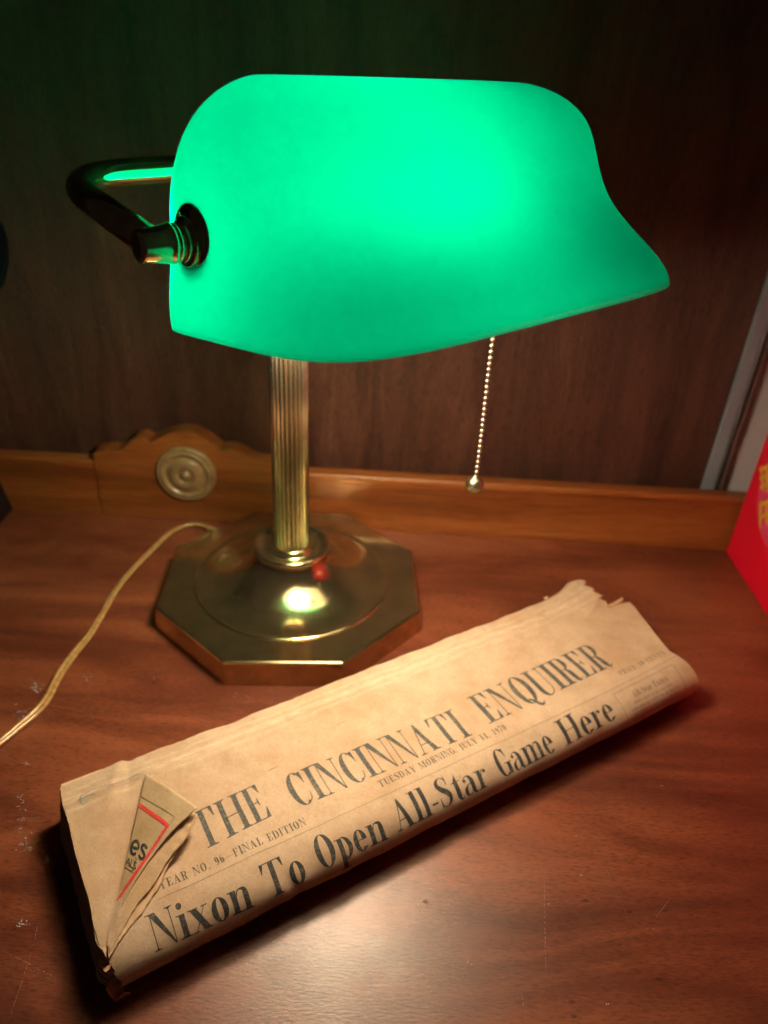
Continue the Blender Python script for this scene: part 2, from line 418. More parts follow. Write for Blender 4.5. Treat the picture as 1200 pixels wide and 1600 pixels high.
# base: octagonal slab
ROT = .0701 * 1.0
bm = bmesh.new()
def octv(R, z): return [bm.verts.new((CX + R * math.cos(ROT + math.radians(-112.5 + 45 * k)), CY + R * math.sin(ROT + math.radians(-112.5 + 45 * k)), z)) for k in range(8)]
rings = [octv(.0985, 0.0), octv(.0985, .0012), octv(.0973, .0170), octv(.0968, .0181), octv(.0957, .0187), octv(.0945, .01875)]
for a, b2 in zip(rings, rings[1:]):
    for k in range(8): bm.faces.new((a[k], a[(k + 1) % 8], b2[(k + 1) % 8], b2[k]))
bm.faces.new(rings[0][::-1])
# top annulus to the circular groove
nn = 96
circ = [bm.verts.new((CX + .0700 * math.cos(2 * PI * k / nn), CY + .0700 * math.sin(2 * PI * k / nn), .01875)) for k in range(nn)]
outer = rings[-1]
oe = [bm.edges.get((outer[k], outer[(k + 1) % 8])) for k in range(8)]
ce = [bm.edges.new((circ[k], circ[(k + 1) % nn])) for k in range(nn)]
bmesh.ops.bridge_loops(bm, edges=oe + ce)
bmesh.ops.recalc_face_normals(bm, faces=bm.faces)
obj('base', bm, M_BRASS, lamp)
bell = [(.0700, .0180), (.0700, .01875), (.0695, .0196), (.0682, .0200), (.0670, .0197), (.0660, .0192), (.0640, .0193), (.0600, .0198), (.0550, .0208), (.0500, .0223), (.0450, .0243), (.0400, .0270), (.0360, .0298),
        (.0325, .0328), (.0298, .0358), (.0278, .0388), (.0265, .0415), (.0258, .0430)]
sp = catmull(bell[5:], 4)
obj('bell', lathe(bell[:5] + sp, (CX, CY, 0), n=128), M_BRASS, lamp, True)
col_ = catmull([(.0250, .0415), (.0262, .0424), (.0272, .0440), (.0274, .0462), (.0266, .0480), (.0252, .0486), (.0238, .0478), (.0222, .0464), (.0200, .0458), (.0178, .0462), (.0166, .0476), (.0160, .0492), (.0150, .0502), (.0136, .0506), (.0120, .0507)], 3)
obj('collar', lathe(col_, (CX, CY, 0), n=96), M_BRASS, lamp, True)
NF = 24
def flute(a): return 1 - .12 * (.5 - .5 * math.cos(a * NF)) ** .7
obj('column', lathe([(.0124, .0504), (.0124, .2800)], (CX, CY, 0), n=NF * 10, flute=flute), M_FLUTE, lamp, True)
obj('column_cap', lathe(catmull([(.0118, .2785), (.0150, .2788), (.0156, .2805), (.0150, .2822), (.0110, .2840), (.0085, .2870), (.0080, .2880)], 4), (CX, CY, 0), n=48), M_BRASS, lamp, True)
# yoke
YL, YD, YZ, ZB = .118, .0887, .2775, .2925
path = []
for sgn in (-1,):
    def corner(p0, p1, p2, r, n=12):
        u = (p0 - p1).normalized(); v = (p2 - p1).normalized(); out = []
        a0, a1 = p1 + u * r, p1 + v * r
        for i in range(n + 1):
            t = i / n; out.append((a0 * (1 - t) ** 2 + p1 * 2 * t * (1 - t) + a1 * t * t))
        return out
    K1, B1, T0, B2, K2 = LP(-YL, YD - .004, YZ), LP(-YL, -.004, ZB - .003), LP(0, 0, ZB), LP(YL, -.004, ZB - .003), LP(YL, YD - .004, YZ)
    path = [K1] + corner(K1, B1, T0, .034) + [T0] + corner(T0, B2, K2, .034) + [K2]
obj('yoke', tube([tuple(p) for p in path], .0061, 24), M_BRASSD, lamp, True)
for sgn in (-1, 1):
    ax = AX * (-sgn)      # towards the shade
    K = LP(sgn * YL, YD, YZ)
    capb = lathe(catmull([(.0001, -.0078), (.0046, -.0076), (.0060, -.0067), (.0063, -.0045), (.0070, .0030), (.0076, .0055), (.0073, .0066), (.0060, .0070), (.0050, .0072)], 4), tuple(K), ax, 40)
    obj('yoke_end_cap', capb, M_BRASS, lamp, True)
    neck = lathe([(.0050, .0060), (.0070, .0068), (.0074, .0078), (.0070, .0088), (.0058, .0090), (.0058, .0098), (.0070, .0100), (.0074, .0108), (.0070, .0116)], tuple(K), ax, 40)
    obj('neck', neck, M_BRASS2, lamp, True)
    fl = lathe([(.0060, .0108), (.0088, .0112), (.0094, .0124), (.0094, .0134), (.0120, .0138), (.0136, .0148), (.0141, .0162), (.0138, .0175), (.0130, .0180), (.0050, .0180)], tuple(K), ax, 56)
    obj('flange', fl, M_BRASSD, lamp, True)

# glass shade: lofted horizontal slices; see-through thickness is real
SH = dict(phi=.7385, a0=-.0011, d0=.1074, z0=.2453, tau=.1534, Hs=.0903, n0=2.7671, n1=5.1665, roll=-.0066, w=.0305, q=.5348)
SL = [.1023, .1054, .1012, .1033, .1086]; SD = [.0545, .0537, .0498, .0649, .0869]; SB = [.0466, .0513, .0621, .0610, .0541]
TS = [0, .2, .45, .7, 1.]
def lag(v, t):
    s = 0
    for i in range(5):
        l = 1
        for j in range(5):
            if j != i: l *= (t - TS[j]) / (TS[i] - TS[j])
        s += v[i] * l
    return s
def shade_pt(t, th):
    d = SH; h = d['Hs'] * (1 - t); u = min(1, t / d['q']); rf = math.sqrt(max(0, 1 - (1 - u) ** 2))
    La = lag(SL, t) - d['w'] * (1 - rf); Df = lag(SD, t) * rf; Db = lag(SB, t) * rf
    n = d['n0'] + (d['n1'] - d['n0']) * t
    c, s = math.cos(th), math.sin(th)
    x = math.copysign(abs(c) ** (2 / n), c) * La
    y = math.copysign(abs(s) ** (2 / n), s) * (Df if s > 0 else Db)
    ct, st = math.cos(d['tau']), math.sin(d['tau'])
    y2 = y * ct - h * st; z2 = y * st + h * ct
    cr, sr = math.cos(d['roll']), math.sin(d['roll'])
    x3 = x * cr + z2 * sr; z3 = -x * sr + z2 * cr
    return LP(x3 + d['a0'], y2 + d['d0'], d['z0'] + z3)
NT, NA = 64, 256
# spread the samples evenly along each slice
def angles(n_exp, La, D):
    M_ = 4000; acc = [0.0]; px = None; th_ = []
    for i in range(M_ + 1):
        th = 2 * PI * i / M_; c, s = math.cos(th), math.sin(th)
        x = math.copysign(abs(c) ** (2 / n_exp), c) * La; y = math.copysign(abs(s) ** (2 / n_exp), s) * D
        if px is not None: acc.append(acc[-1] + math.hypot(x - px[0], y - px[1]))
        px = (x, y)
    out = []; j = 0
    for k in range(NA):
        tgt = acc[-1] * k / NA
        while acc[j + 1] < tgt: j += 1
        out.append(2 * PI * (j + (tgt - acc[j]) / max(1e-12, acc[j + 1] - acc[j])) / M_)
    return out
bm = bmesh.new(); rows = []
for i in range(NT + 1):
    t = (i / NT) ** 1.8
    t = max(t, .00002)
    n_exp = SH['n0'] + (SH['n1'] - SH['n0']) * t
    an = angles(n_exp, .1, .062)
    rows.append([bm.verts.new(shade_pt(t, a)) for a in an])
for a, b2 in zip(rows, rows[1:]):
    for k in range(NA): bm.faces.new((a[k], b2[k], b2[(k + 1) % NA], a[(k + 1) % NA]))
top = rows[0]
for k in range(NA // 2):
    k2 = NA - k
    a_, b_, c2, d2 = top[k], top[k + 1], top[(k2 - 1) % NA], top[k2 % NA]
    vs = []
    for v in (a_, b_, c2, d2):
        if v not in vs: vs.append(v)
    if len(vs) >= 3: bm.faces.new(vs)
bmesh.ops.recalc_face_normals(bm, faces=bm.faces)
# make sure they point outwards
bm.faces.ensure_lookup_table()
cen = LP(0, .1, .28)
f0 = rows[30][10].link_faces[0]
if f0.normal.dot(f0.calc_center_median() - cen) < 0: bmesh.ops.reverse_faces(bm, faces=bm.faces)
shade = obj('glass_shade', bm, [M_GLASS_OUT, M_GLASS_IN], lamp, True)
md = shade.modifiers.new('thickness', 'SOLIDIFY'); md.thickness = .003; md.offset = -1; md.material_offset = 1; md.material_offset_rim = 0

# bulb and socket under the shade
BA, BD, BZ = -.028, .092, .2500
bprof = [(.0001, -.032), (.010, -.0310), (.0180, -.0265), (.0222, -.019), (.0236, -.009), (.0225, .002), (.0190, .013), (.0158, .024), (.0145, .034), (.0135, .042)]
bulb = obj('bulb', lathe(catmull(bprof, 3), tuple(LP(BA, BD, BZ)), AX, 32), M_BULB, lamp, True)
obj('socket', lathe([(.0138, .038), (.0148, .039), (.0155, .052), (.0155, .070), (.0110, .078), (.0060, .082), (.0035, .088), (.0035, .112)], tuple(LP(BA, BD, BZ)), AX, 32), M_BRASSD, lamp, True)

# pull chain
def on_y(px, py, Y):
    d = FW + R2 * ((px - 600) / F_PX) - U2 * ((py - 800) / F_PX)
    t = Y / d.y; return Vector((d.x * t, Y, CAM_H + d.z * t))
BALL = on_y(741.5, 757, .392)
top_ = Vector((BALL.x, BALL.y, .262)); xx = LP(BA + .050, BD, .262)
bm = bmesh.new()
z = BALL.z + .0052
while z < .262:
    dx = .00035 * math.sin((z - .12) * 55)
    bmesh.ops.create_icosphere(bm, subdivisions=2, radius=.00140, matrix=Matrix.Translation((BALL.x + dx, BALL.y, z)))
    z += .0034
bm2 = tube([(BALL.x + .00035 * math.sin((BALL.z + .004 + i * .01 - .12) * 55), BALL.y, BALL.z + .004 + i * (.262 - BALL.z - .004) / 14) for i in range(15)], .00035, 6, bm)
ch = obj('pull_chain', bm2, plain('nickel bead chain', (.50, .44, .37), .35, 1, var=.1), lamp, True)
obj('chain_lever', tube([tuple(Vector((BALL.x, BALL.y, .2622))), tuple(LP(BA + .075, BD + .008, BZ + .006))], .0012, 8), M_BRASS2, lamp, True)
BR = .0054
ball = lathe([(BR * math.cos(a), BR * math.sin(a)) for a in [math.radians(x) for x in (-89.9, -75, -60, -45, -30, -15, -5)]] + [(BR * 1.03, -.0003), (BR * 1.03, .0003)] +
             [(BR * math.cos(a), BR * math.sin(a)) for a in [math.radians(x) for x in (5, 15, 30, 45, 60, 72)]] + [(.0015, .0056), (.0013, .0064), (.0001, .0066)], tuple(BALL), n=32)
obj('pull_ball', ball, brass('dull nickel ball', (.42, .38, .26), .3, .6), ch, True)

# flat two-wire lamp cord
m, nt, b, out = new_mat('clear gold cord'); M_CORD = m
b.inputs['Base Color'].default_value = (.62, .36, .10, 1); b.inputs['Roughness'].default_value = .22
b.inputs['Coat Weight'].default_value = .25; b.inputs['Metallic'].default_value = .1
cn = noise_t(nt, coords(nt), 300, 4, .6)
nt.links.new(ramp(nt, cn, [(.3, (.30, .16, .055)), (.7, (.52, .31, .13))]), b.inputs['Base Color'])
cp = [(352, 832), (330, 826), (308, 819), (285, 823), (262, 836), (235, 862), (205, 893), (180, 925), (160, 960), (140, 992), (115, 1023), (93, 1055), (74, 1092), (55, 1114), (30, 1135), (0, 1160), (-40, 1190), (-90, 1240)]
cpts = [on_desk(x, y, .0026) for x, y in cp]
cpts = [Vector(p) for p in catmull([tuple(p) for p in cpts], 8)]
bm = bmesh.new()
for sg in (-1, 1):
    pp = []
    for i, p in enumerate(cpts):
        t = (cpts[min(i + 1, len(cpts) - 1)] - cpts[max(i - 1, 0)]).normalized()
        nv = Vector((-t.y, t.x, 0)); tw = .25 + 1.2 * math.sin(i * .045) * math.exp(-((i - 84) / 24) ** 2)
        pp.append(tuple(p + (nv * math.cos(tw) + Vector((0, 0, 1)) * math.sin(tw)) * .0012 * sg + Vector((0, 0, .0006 * abs(math.sin(tw))))))
    tube(pp, .0014, 12, bm)
obj('cord', bm, M_CORD, lamp, True)
settle(lamp)

# ------------------------------------------------------------------ folded newspaper
ANG = math.radians(32.4)
KN = .9812
ES = Vector((math.cos(ANG), math.sin(ANG), 0)) * KN; EW = Vector((-math.sin(ANG), math.cos(ANG), 0)) * KN
NO = Vector((-.1544, .2379, 0)); TH = .027; DZ = TH - .021
WN = -.1045; ZB_ = .0135; AR = .022
def lerp_tab(tab, x):
    if x <= tab[0][0]: return tab[0][1]
    for (a, b2), (c, d) in zip(tab, tab[1:]):
        if x <= c: return b2 + (d - b2) * (x - a) / (c - a)
    return tab[-1][1]
# profile of the sheet against its own arc length t (0 at the far edge, negative to the front)
def prof_wz(w): 
    x = (w - WN) / AR
    if x >= 1: return TH
    return ZB_ + (TH - ZB_) * math.sqrt(max(0, 1 - (1 - max(x, 0)) ** 2))
flat_end = WN + AR
arc = [(0.0, 0.0, 0.0)]   # (arc, w, z)
tabl = []
a_prev = (flat_end, TH); L = 0; tabl.append((0.0, flat_end, TH))
for i in range(1, 241):     # from the top over the front down and a little under
    ph = i / 240 * (PI * .5 + 1.15)
    w_ = flat_end - AR * math.sin(ph) if ph <= PI / 2 else WN + AR * .8 * (1 - math.sin(ph))
    z_ = ZB_ + (TH - ZB_) * math.cos(ph) if ph <= PI / 2 else ZB_ + .0115 * math.cos(ph)
    L += math.hypot(w_ - a_prev[0], z_ - a_prev[1]); a_prev = (w_, z_); tabl.append((L, w_, z_))
def sheet_wz(t):
    if t >= flat_end:
        # the far edge drops off softly
        z = TH
        if t > -.004: z = TH - .0032 * ((t + .004) / .004) ** 2
        return t, z
    q = flat_end - t
    if q >= tabl[-1][0]: return tabl[-1][1], tabl[-1][2]
    k = int(q / tabl[-1][0] * 240)
    while k > 0 and tabl[k][0] > q: k -= 1
    while tabl[k + 1][0] < q: k += 1
    a, b2 = tabl[k], tabl[k + 1]; f = (q - a[0]) / (b2[0] - a[0])
    return a[1] + (b2[1] - a[1]) * f, a[2] + (b2[2] - a[2]) * f
def t_of_w(w):     # inverse on the visible front
    if w >= flat_end: return w
    lo, hi = flat_end - tabl[-1][0], flat_end
    for _ in range(40):
        mid = (lo + hi) / 2
        q = sheet_wz(mid)[0]
        if q > w: hi = mid
        else: lo = mid
        if flat_end - mid > .0305: lo = mid
    return (lo + hi) / 2
FOLD_A, FOLD_B = Vector((.0402, -.0155)), Vector((.0022, -.0965))   # the dog-ear's fold line
def side_of_fold(s, t):
    d = FOLD_B - FOLD_A; v = Vector((s, t)) - FOLD_A
    return (d.x * v.y - d.y * v.x) / d.length      # <0 left, >0 right (set by test)
SG = 1 if side_of_fold(.1, -.05) > 0 else -1
def nz(x, y, z=0.0): return noise.noise(Vector((x, y, z)))
def sheet_disp(s, t):
    d = .0007 * nz(s * 22, t * 34, 1.3) + .00065 * nz(s * 60, t * 70, 4.1) + .00012 * nz(s * 190, t * 190, 9)
    # worn crease that runs along the far side
    cw = -.0135 + .0012 * nz(s * 14, 3.3)
    d += .00035 * math.exp(-((t - cw) / .0016) ** 2) * (1 if s > .03 else .3) - .0004 * math.exp(-((t - cw + .0035) / .0014) ** 2)
    d += -.0005 * (1 / (1 + math.exp(-(t - cw) / .0012)))
    # dents near the front fold
    d -= .0013 * math.exp(-((s - .083 + .35 * (t + .105)) / .0035) ** 2 - ((t + .108) / .009) ** 2)
    d -= .0009 * math.exp(-((s - .176 - .25 * (t + .10)) / .0030) ** 2 - ((t + .107) / .007) ** 2)
    d += .0008 * math.exp(-((s - .064 - .4 * (t + .095)) / .008) ** 2 - ((t + .095) / .010) ** 2)
    # ripples at the far left, in the strip behind the crease
    if t > -.03: d += .0009 * math.exp(-((s - .026 - .5 * (t + .01)) / .0030) ** 2) * min(1, (t + .03) / .01)
    if t > -.03: d -= .0007 * math.exp(-((s - .033 - .3 * (t + .01)) / .0022) ** 2) * min(1, (t + .03) / .01)
    # far right diagonal crumple
    d += .0012 * math.exp(-((t + .0265 - .35 * (s - .345)) / .0016) ** 2) * (1 / (1 + math.exp(-(s - .340) / .004)))
    sd = side_of_fold(s, t) * SG
    if t > -.11 and s < .06:
        d -= .0016 * (1 / (1 + math.exp(sd / .0004))) * (1 / (1 + math.exp((t + .0155) / .0007)))
    return d
def wf(s): return .0020 * min(1, max(0, (s - .1) / .2)) + .0085 * max(0, min(1, (s - .325) / .035)) ** 1.5 + .0007 * nz(s * 60, 2.2) + .0004 * nz(s * 300, 5.2)
def sheet(s, t, off=0.0):
    e = .0008
    def P(s, t):
        w, z = sheet_wz(t)
        if t > -.03: w += wf(s) * (t + .03) / .03
        # normal of the profile
        w2, z2 = sheet_wz(t - .0004); w3, z3 = sheet_wz(t + .0004)
        tv = Vector((w3 - w2, z3 - z2)); tv = tv.normalized() if tv.length > 0 else Vector((1, 0))
        n = Vector((-tv.y, tv.x)); d = sheet_disp(s, t)
        return NO + ES * s + EW * (w + n.x * d) + Vector((0, 0, z + n.y * d)), n
    p, n = P(s, t)
    if off:
        p1, _ = P(s + e, t); p2, _ = P(s, t + e)
        nn = (p1 - p).cross(p2 - p)
        if nn.length < 1e-12: nn = EW * n.x + Vector((0, 0, n.y))
        nn.normalize()
        if nn.dot(EW * n.x + Vector((0, 0, n.y))) < 0: nn = -nn
        p = p + nn * off
    return p
def smax(t):
    if t < -.03:
        b2 = lerp_tab([(-.14, .3650), (-.115, .3662), (-.1, .3664), (-.0926, .3660), (-.08, .3625), (-.0303, .3790)], t) + .0003 * nz(t * 260, 7.7)
    else:
        b2 = lerp_tab([(-.0302, .3790), (-.0290, .3715), (-.0277, .3612), (-.0240, .3630), (-.0200, .3600), (-.0170, .3660), (-.0130, .3640), (-.0106, .3668), (-.0075, .3630), (-.004, .3672), (0, .3640)], t) + .0016 * nz(t * 520, 3.7) + .0009 * nz(t * 1400, 1.7)
    return b2
def smin(t):
    b2 = .0008 * nz(t * 70, 1.7) + .0003 * nz(t * 500, 2.7)
    b2 += lerp_tab([(-.15, .0022), (-.105, .0035), (-.098, .0015), (-.09, 0), (0, 0)], t)
    if t < -.097: b2 += .0012 * nz(t * 420, 9.7)
    if t > -.004: b2 += .0015 * (t + .004) / .004
    return b2
G = .0015
TMIN = flat_end - tabl[-1][0]
ts_ = []
t = 0.0
while t > TMIN: ts_.append(t); t -= G if (t < -.03) else .001
ts_.append(TMIN)
NS = int(.384 / G) + 2
def s_grid(t):
    a, b2 = smin(t), smax(t)
    return [min(max(-.003 + G * i, a), b2) for i in range(NS)]
def uvset(me_obj, uvs):
    me = me_obj.data; lay = me.uv_layers.new(name='sheet')
    for l in me.loops: lay.data[l.index].uv = uvs[l.vertex_index]

def paper_mat(name, base, edge=(.42, .25, .12), rule=True, rough=.85, use_uv=True):
    m, nt, b, out = new_mat(name)
    co = coords(nt)
    blot = noise_t(nt, co, 22, 5, .6); fib = noise_t(nt, co, 900, 4, .75); fox = noise_t(nt, co, 180, 3, .55)
    dk = tuple(x * y for x, y in zip(base, (.86, .78, .70))); lt = tuple(min(1, x * 1.08) for x in base)
    c = ramp(nt, blot, [(.32, dk), (.55, base), (.72, lt)])
    c = mixc(nt, math_(nt, 'MULTIPLY', ramp(nt, fox, [(.66, (0, 0, 0)), (.74, (1, 1, 1))]), .45), c, edge)
    c = mixc(nt, .50, c, ramp(nt, fib, [(.34, (.70, .67, .62)), (.58, (1, 1, 1))]), 'MULTIPLY')
    c = mixc(nt, .30, c, ramp(nt, noise_t(nt, co, 75, 5, .7), [(.38, (.74, .70, .63)), (.55, (1, 1, 1))]), 'MULTIPLY')
    if use_uv:
        uv = N(nt, 'ShaderNodeUVMap'); uv.uv_map = 'sheet'
        sx = N(nt, 'ShaderNodeSeparateXYZ'); nt.links.new(uv.outputs[0], sx.inputs[0])
        # worn, paler fibre along the crease (uv = metres on the sheet)
        wob = noise_t(nt, coords(nt, (9, 9, 9)), 4, 3, .6)
        y = math_(nt, 'ADD', sx.outputs[1], math_(nt, 'MULTIPLY', math_(nt, 'SUBTRACT', wob, .5), .006))
        dd = math_(nt, 'ABSOLUTE', math_(nt, 'ADD', y, .0140))
        ln = math_(nt, 'SUBTRACT', 1.0, math_(nt, 'DIVIDE', dd, .0032), True)
        um = N(nt, 'ShaderNodeMapping'); um.inputs['Scale'].default_value = (110, 900, 1); nt.links.new(uv.outputs[0], um.inputs[0])
        brk = ramp(nt, noise_t(nt, um.outputs[0], 1.0, 4, .7), [(.40, (0, 0, 0)), (.66, (1, 1, 1))])
        c = mixc(nt, math_(nt, 'MULTIPLY', math_(nt, 'MULTIPLY', ln, brk), .6), c, (.80, .66, .50))
        for pos, wd_, amt in ((.0086, .0012, .35), (.0190, .0016, .35), (.0052, .0009, -.3), (.0225, .0008, -.22), (.0115, .0006, -.35)):
            l2_ = math_(nt, 'SUBTRACT', 1.0, math_(nt, 'DIVIDE', math_(nt, 'ABSOLUTE', math_(nt, 'ADD', y, pos)), wd_), True)
            c = mixc(nt, math_(nt, 'MULTIPLY', math_(nt, 'MULTIPLY', l2_, brk), abs(amt)), c, (.80, .66, .50) if amt > 0 else (.26, .17, .11))
        # browned outer edges of the sheet
        ex = math_(nt, 'SUBTRACT', 1.0, math_(nt, 'DIVIDE', math_(nt, 'ADD', sx.outputs[0], 0.0), .006), True)
        ey = math_(nt, 'SUBTRACT', 1.0, math_(nt, 'DIVIDE', math_(nt, 'MULTIPLY', sx.outputs[1], -1.0), .0035), True)
        er = math_(nt, 'SUBTRACT', 1.0, math_(nt, 'DIVIDE', math_(nt, 'SUBTRACT', .372, sx.outputs[0]), .014), True)
        e_ = math_(nt, 'MAXIMUM', math_(nt, 'MAXIMUM', ex, ey), er)
        c = mixc(nt, math_(nt, 'MULTIPLY', e_, .30), c, edge)
    nt.links.new(c, b.inputs['Base Color'])
    b.inputs['Roughness'].default_value = rough; b.inputs['Specular IOR Level'].default_value = .2
    bump(nt, math_(nt, 'ADD', math_(nt, 'MULTIPLY', fib, .5), noise_t(nt, co, 120, 4, .6)), b, .38, .0004)
    return m
PAPER = (.53, .392, .282)
M_PAPER = paper_mat('yellowed newsprint', PAPER)
M_PAPER2 = paper_mat('browned newsprint edges', (.68, .48, .32), use_uv=False)
M_PAPER3 = paper_mat('inner newsprint page', (.52, .40, .255), use_uv=False)

news = thing('newspaper', 'yellowed folded newspaper from 1970 with a dog-eared corner lying in front of the lamp', 'newspaper', tuple(NO + ES * .18 + EW * -.05))
# outer folded sheet: top, front fold, underside, far edge
vs, fs, uvs = [], [], []
loops = []
for t in ts_:
    row = []
    for s in s_grid(t):
        row.append(len(vs)); vs.append(tuple(sheet(s, t))); uvs.append((s, t))
    loops.append(row)
nrow_top = len(loops)
# underside back to the far edge
for (w, z) in [(-.075, .0006), (-.04, .0005), (-.006, .0006), (-.0012, .0022), (-.0004, .008), (-.0006, .017)]:
    row = []
    tt = -.02 if w < -.02 else -.001
    for s in [min(max(-.003 + G * i, smin(w) + .0006), smax(w) - .0006) for i in range(NS)]:
        ww = w + (wf(s) if w > -.02 else 0)
        row.append(len(vs)); vs.append(tuple(NO + ES * s + EW * ww + Vector((0, 0, z)))); uvs.append((s, -.05))
    loops.append(row)
nl = len(loops)
for i in range(nl):
    a, b2 = loops[i], loops[(i + 1) % nl]
    for k in range(NS - 1): fs.append((a[k], b2[k], b2[k + 1], a[k + 1]))
body = obj('outer_sheet', (vs, fs), M_PAPER, news, True); uvset(body, uvs)
# page edges at both ends: stacked leaf ends, each leaf standing a little further in or out
def end_caps(left):
    bm = bmesh.new()
    NLAY = 15
    ws = [WN + .0012 + i * (.1045 - .002) / 60 for i in range(61)]
    def ztop(w):
        return prof_wz(w) + (sheet_disp(.004 if left else .36, w)) - .0006
    def zbot(w):
        x = (w - WN) / .016
        return .0007 + (ZB_ - .0012) * (1 - math.sqrt(max(0, 1 - (1 - min(1, x)) ** 2))) if x < 1 else .0007
    for L_ in range(NLAY):
        f0, f1 = L_ / NLAY, (L_ + .86) / NLAY
        ins = .0004 + .0022 * random.random() + (.0016 if L_ % 3 == 1 else 0)
        A_, B_, C_, D_ = [], [], [], []
        for w in ws:
            zt, zb = ztop(w), zbot(w)
            e = (smin(w) if left else smax(w))
            j = ins + .0009 * nz(w * 150, L_ * 3.1, 2 if left else 5) + .0012 * nz(w * 40, L_ * 1.3)
            x = e + j - .0055 * (1 - f0) * min(1, (w - WN) / .012) if left else e - j
            xi = e + .02 if left else e - .02
            z0 = zb + (zt - zb) * f0 + .0002 * nz(w * 90, L_); z1 = zb + (zt - zb) * f1 + .0002 * nz(w * 90, L_ + 9)
            for lst, xx, zz in ((A_, x, z0), (B_, x, z1), (C_, xi, z1), (D_, xi, z0)):
                lst.append(bm.verts.new(NO + ES * xx + EW * w + Vector((0, 0, zz))))
        for P_, Q_ in ((A_, B_), (B_, C_), (D_, A_)):
            for i in range(len(ws) - 1): bm.faces.new((P_[i], Q_[i], Q_[i + 1], P_[i + 1]))
    bmesh.ops.recalc_face_normals(bm, faces=bm.faces)
    return bm
obj('page_edges', end_caps(True), M_PAPER2, news)
obj('page_edges', end_caps(False), M_PAPER2, news)
# torn fibres hanging at the near left corner and at the far right corner
bm = bmesh.new()
def scrap(c, u, v, n, n_, curl=.001, seed=0):
    """ragged little piece of paper: centre c, half axes u, v"""
    pts = []
    for k in range(n_):
        a = 2 * PI * k / n_; rr = 1 + .35 * nz(k * 2.3, seed * 5.1) + .2 * nz(k * 5.3, seed * 1.1)
        pts.append(Vector(c) + u * (rr * math.cos(a)) + v * (rr * math.sin(a)) + n * (curl * math.cos(2 * a) + curl * .5 * nz(k, seed)))
    ctr = bm.verts.new(Vector(c)); pv = [bm.verts.new(p) for p in pts]; pw = [bm.verts.new(p + n * .0003) for p in pts]; ct2 = bm.verts.new(Vector(c) + n * .0003)
    for k in range(n_):
        k2 = (k + 1) % n_
        bm.faces.new((ctr, pv[k2], pv[k])); bm.faces.new((ct2, pw[k], pw[k2])); bm.faces.new((pv[k], pv[k2], pw[k2], pw[k]))
Z = Vector((0, 0, 1))
def NP(s, w, z): return NO + ES * s + EW * w + Z * z
scrap(NP(.0015, -.1030, .0090), ES * .0028 + Z * -.001, Z * .0055 + EW * .002, (-EW).normalized(), 18, .0008, 1)
scrap(NP(.0035, -.1050, .0055), ES * .0030, Z * .0030 - EW * .001, (-EW + Z * .3).normalized(), 16, .0006, 2)
scrap(NP(.0010, -.0985, .0150 + DZ), ES * .0016 + EW * .001, Z * .0030 - EW * .004, (-EW * .6 + Z * .7 - ES * .3).normalized(), 18, .0005, 3)
obj('torn_fibres', bm, paper_mat('brown torn paper', (.50, .28, .16), use_uv=False), news)
M_SCRAP = paper_mat('torn newsprint scraps', (.62, .44, .27), use_uv=False)
bm = bmesh.new(); scrap(NP(.3585, .0085, .0165 + DZ), ES * .0042 + EW * .0008, EW * .0022 + Z * .001, Z, 18, .0012, 4); obj('torn_scrap', bm, M_SCRAP, news)
bm = bmesh.new(); scrap(NP(.3640, .0045, .0200 + DZ), ES * .0036 - EW * .0015, EW * .0016 + Z * .0016, (Z + EW * .2).normalized(), 16, .0010, 5); obj('torn_scrap', bm, M_SCRAP, news)
bm = bmesh.new(); scrap(NP(.3655, -.0040, .0190 + DZ), ES * .0022 - EW * .003, EW * .0012 + ES * .002, Z, 16, .0008, 6); obj('torn_scrap', bm, M_SCRAP, news)
bm = bmesh.new(); scrap(NP(.3640, -.0130, .0205 + DZ), ES * .0018 - EW * .004, ES * .0026, (Z + ES * .3).normalized(), 16, .0009, 7); obj('torn_scrap', bm, M_SCRAP, news)
bm = bmesh.new(); scrap(NP(.3660, -.0275, .0220 + DZ), ES * .0085 + EW * .0006, EW * .0014 + Z * .0006, (Z + EW * .5).normalized(), 22, .0007, 8); obj('torn_scrap', bm, M_SCRAP, news)
bm = bmesh.new(); scrap(NP(.3300, .0035, .0185 + DZ), ES * .0020, EW * .0012, Z, 12, .0005, 9); obj('torn_scrap', bm, M_SCRAP, news)

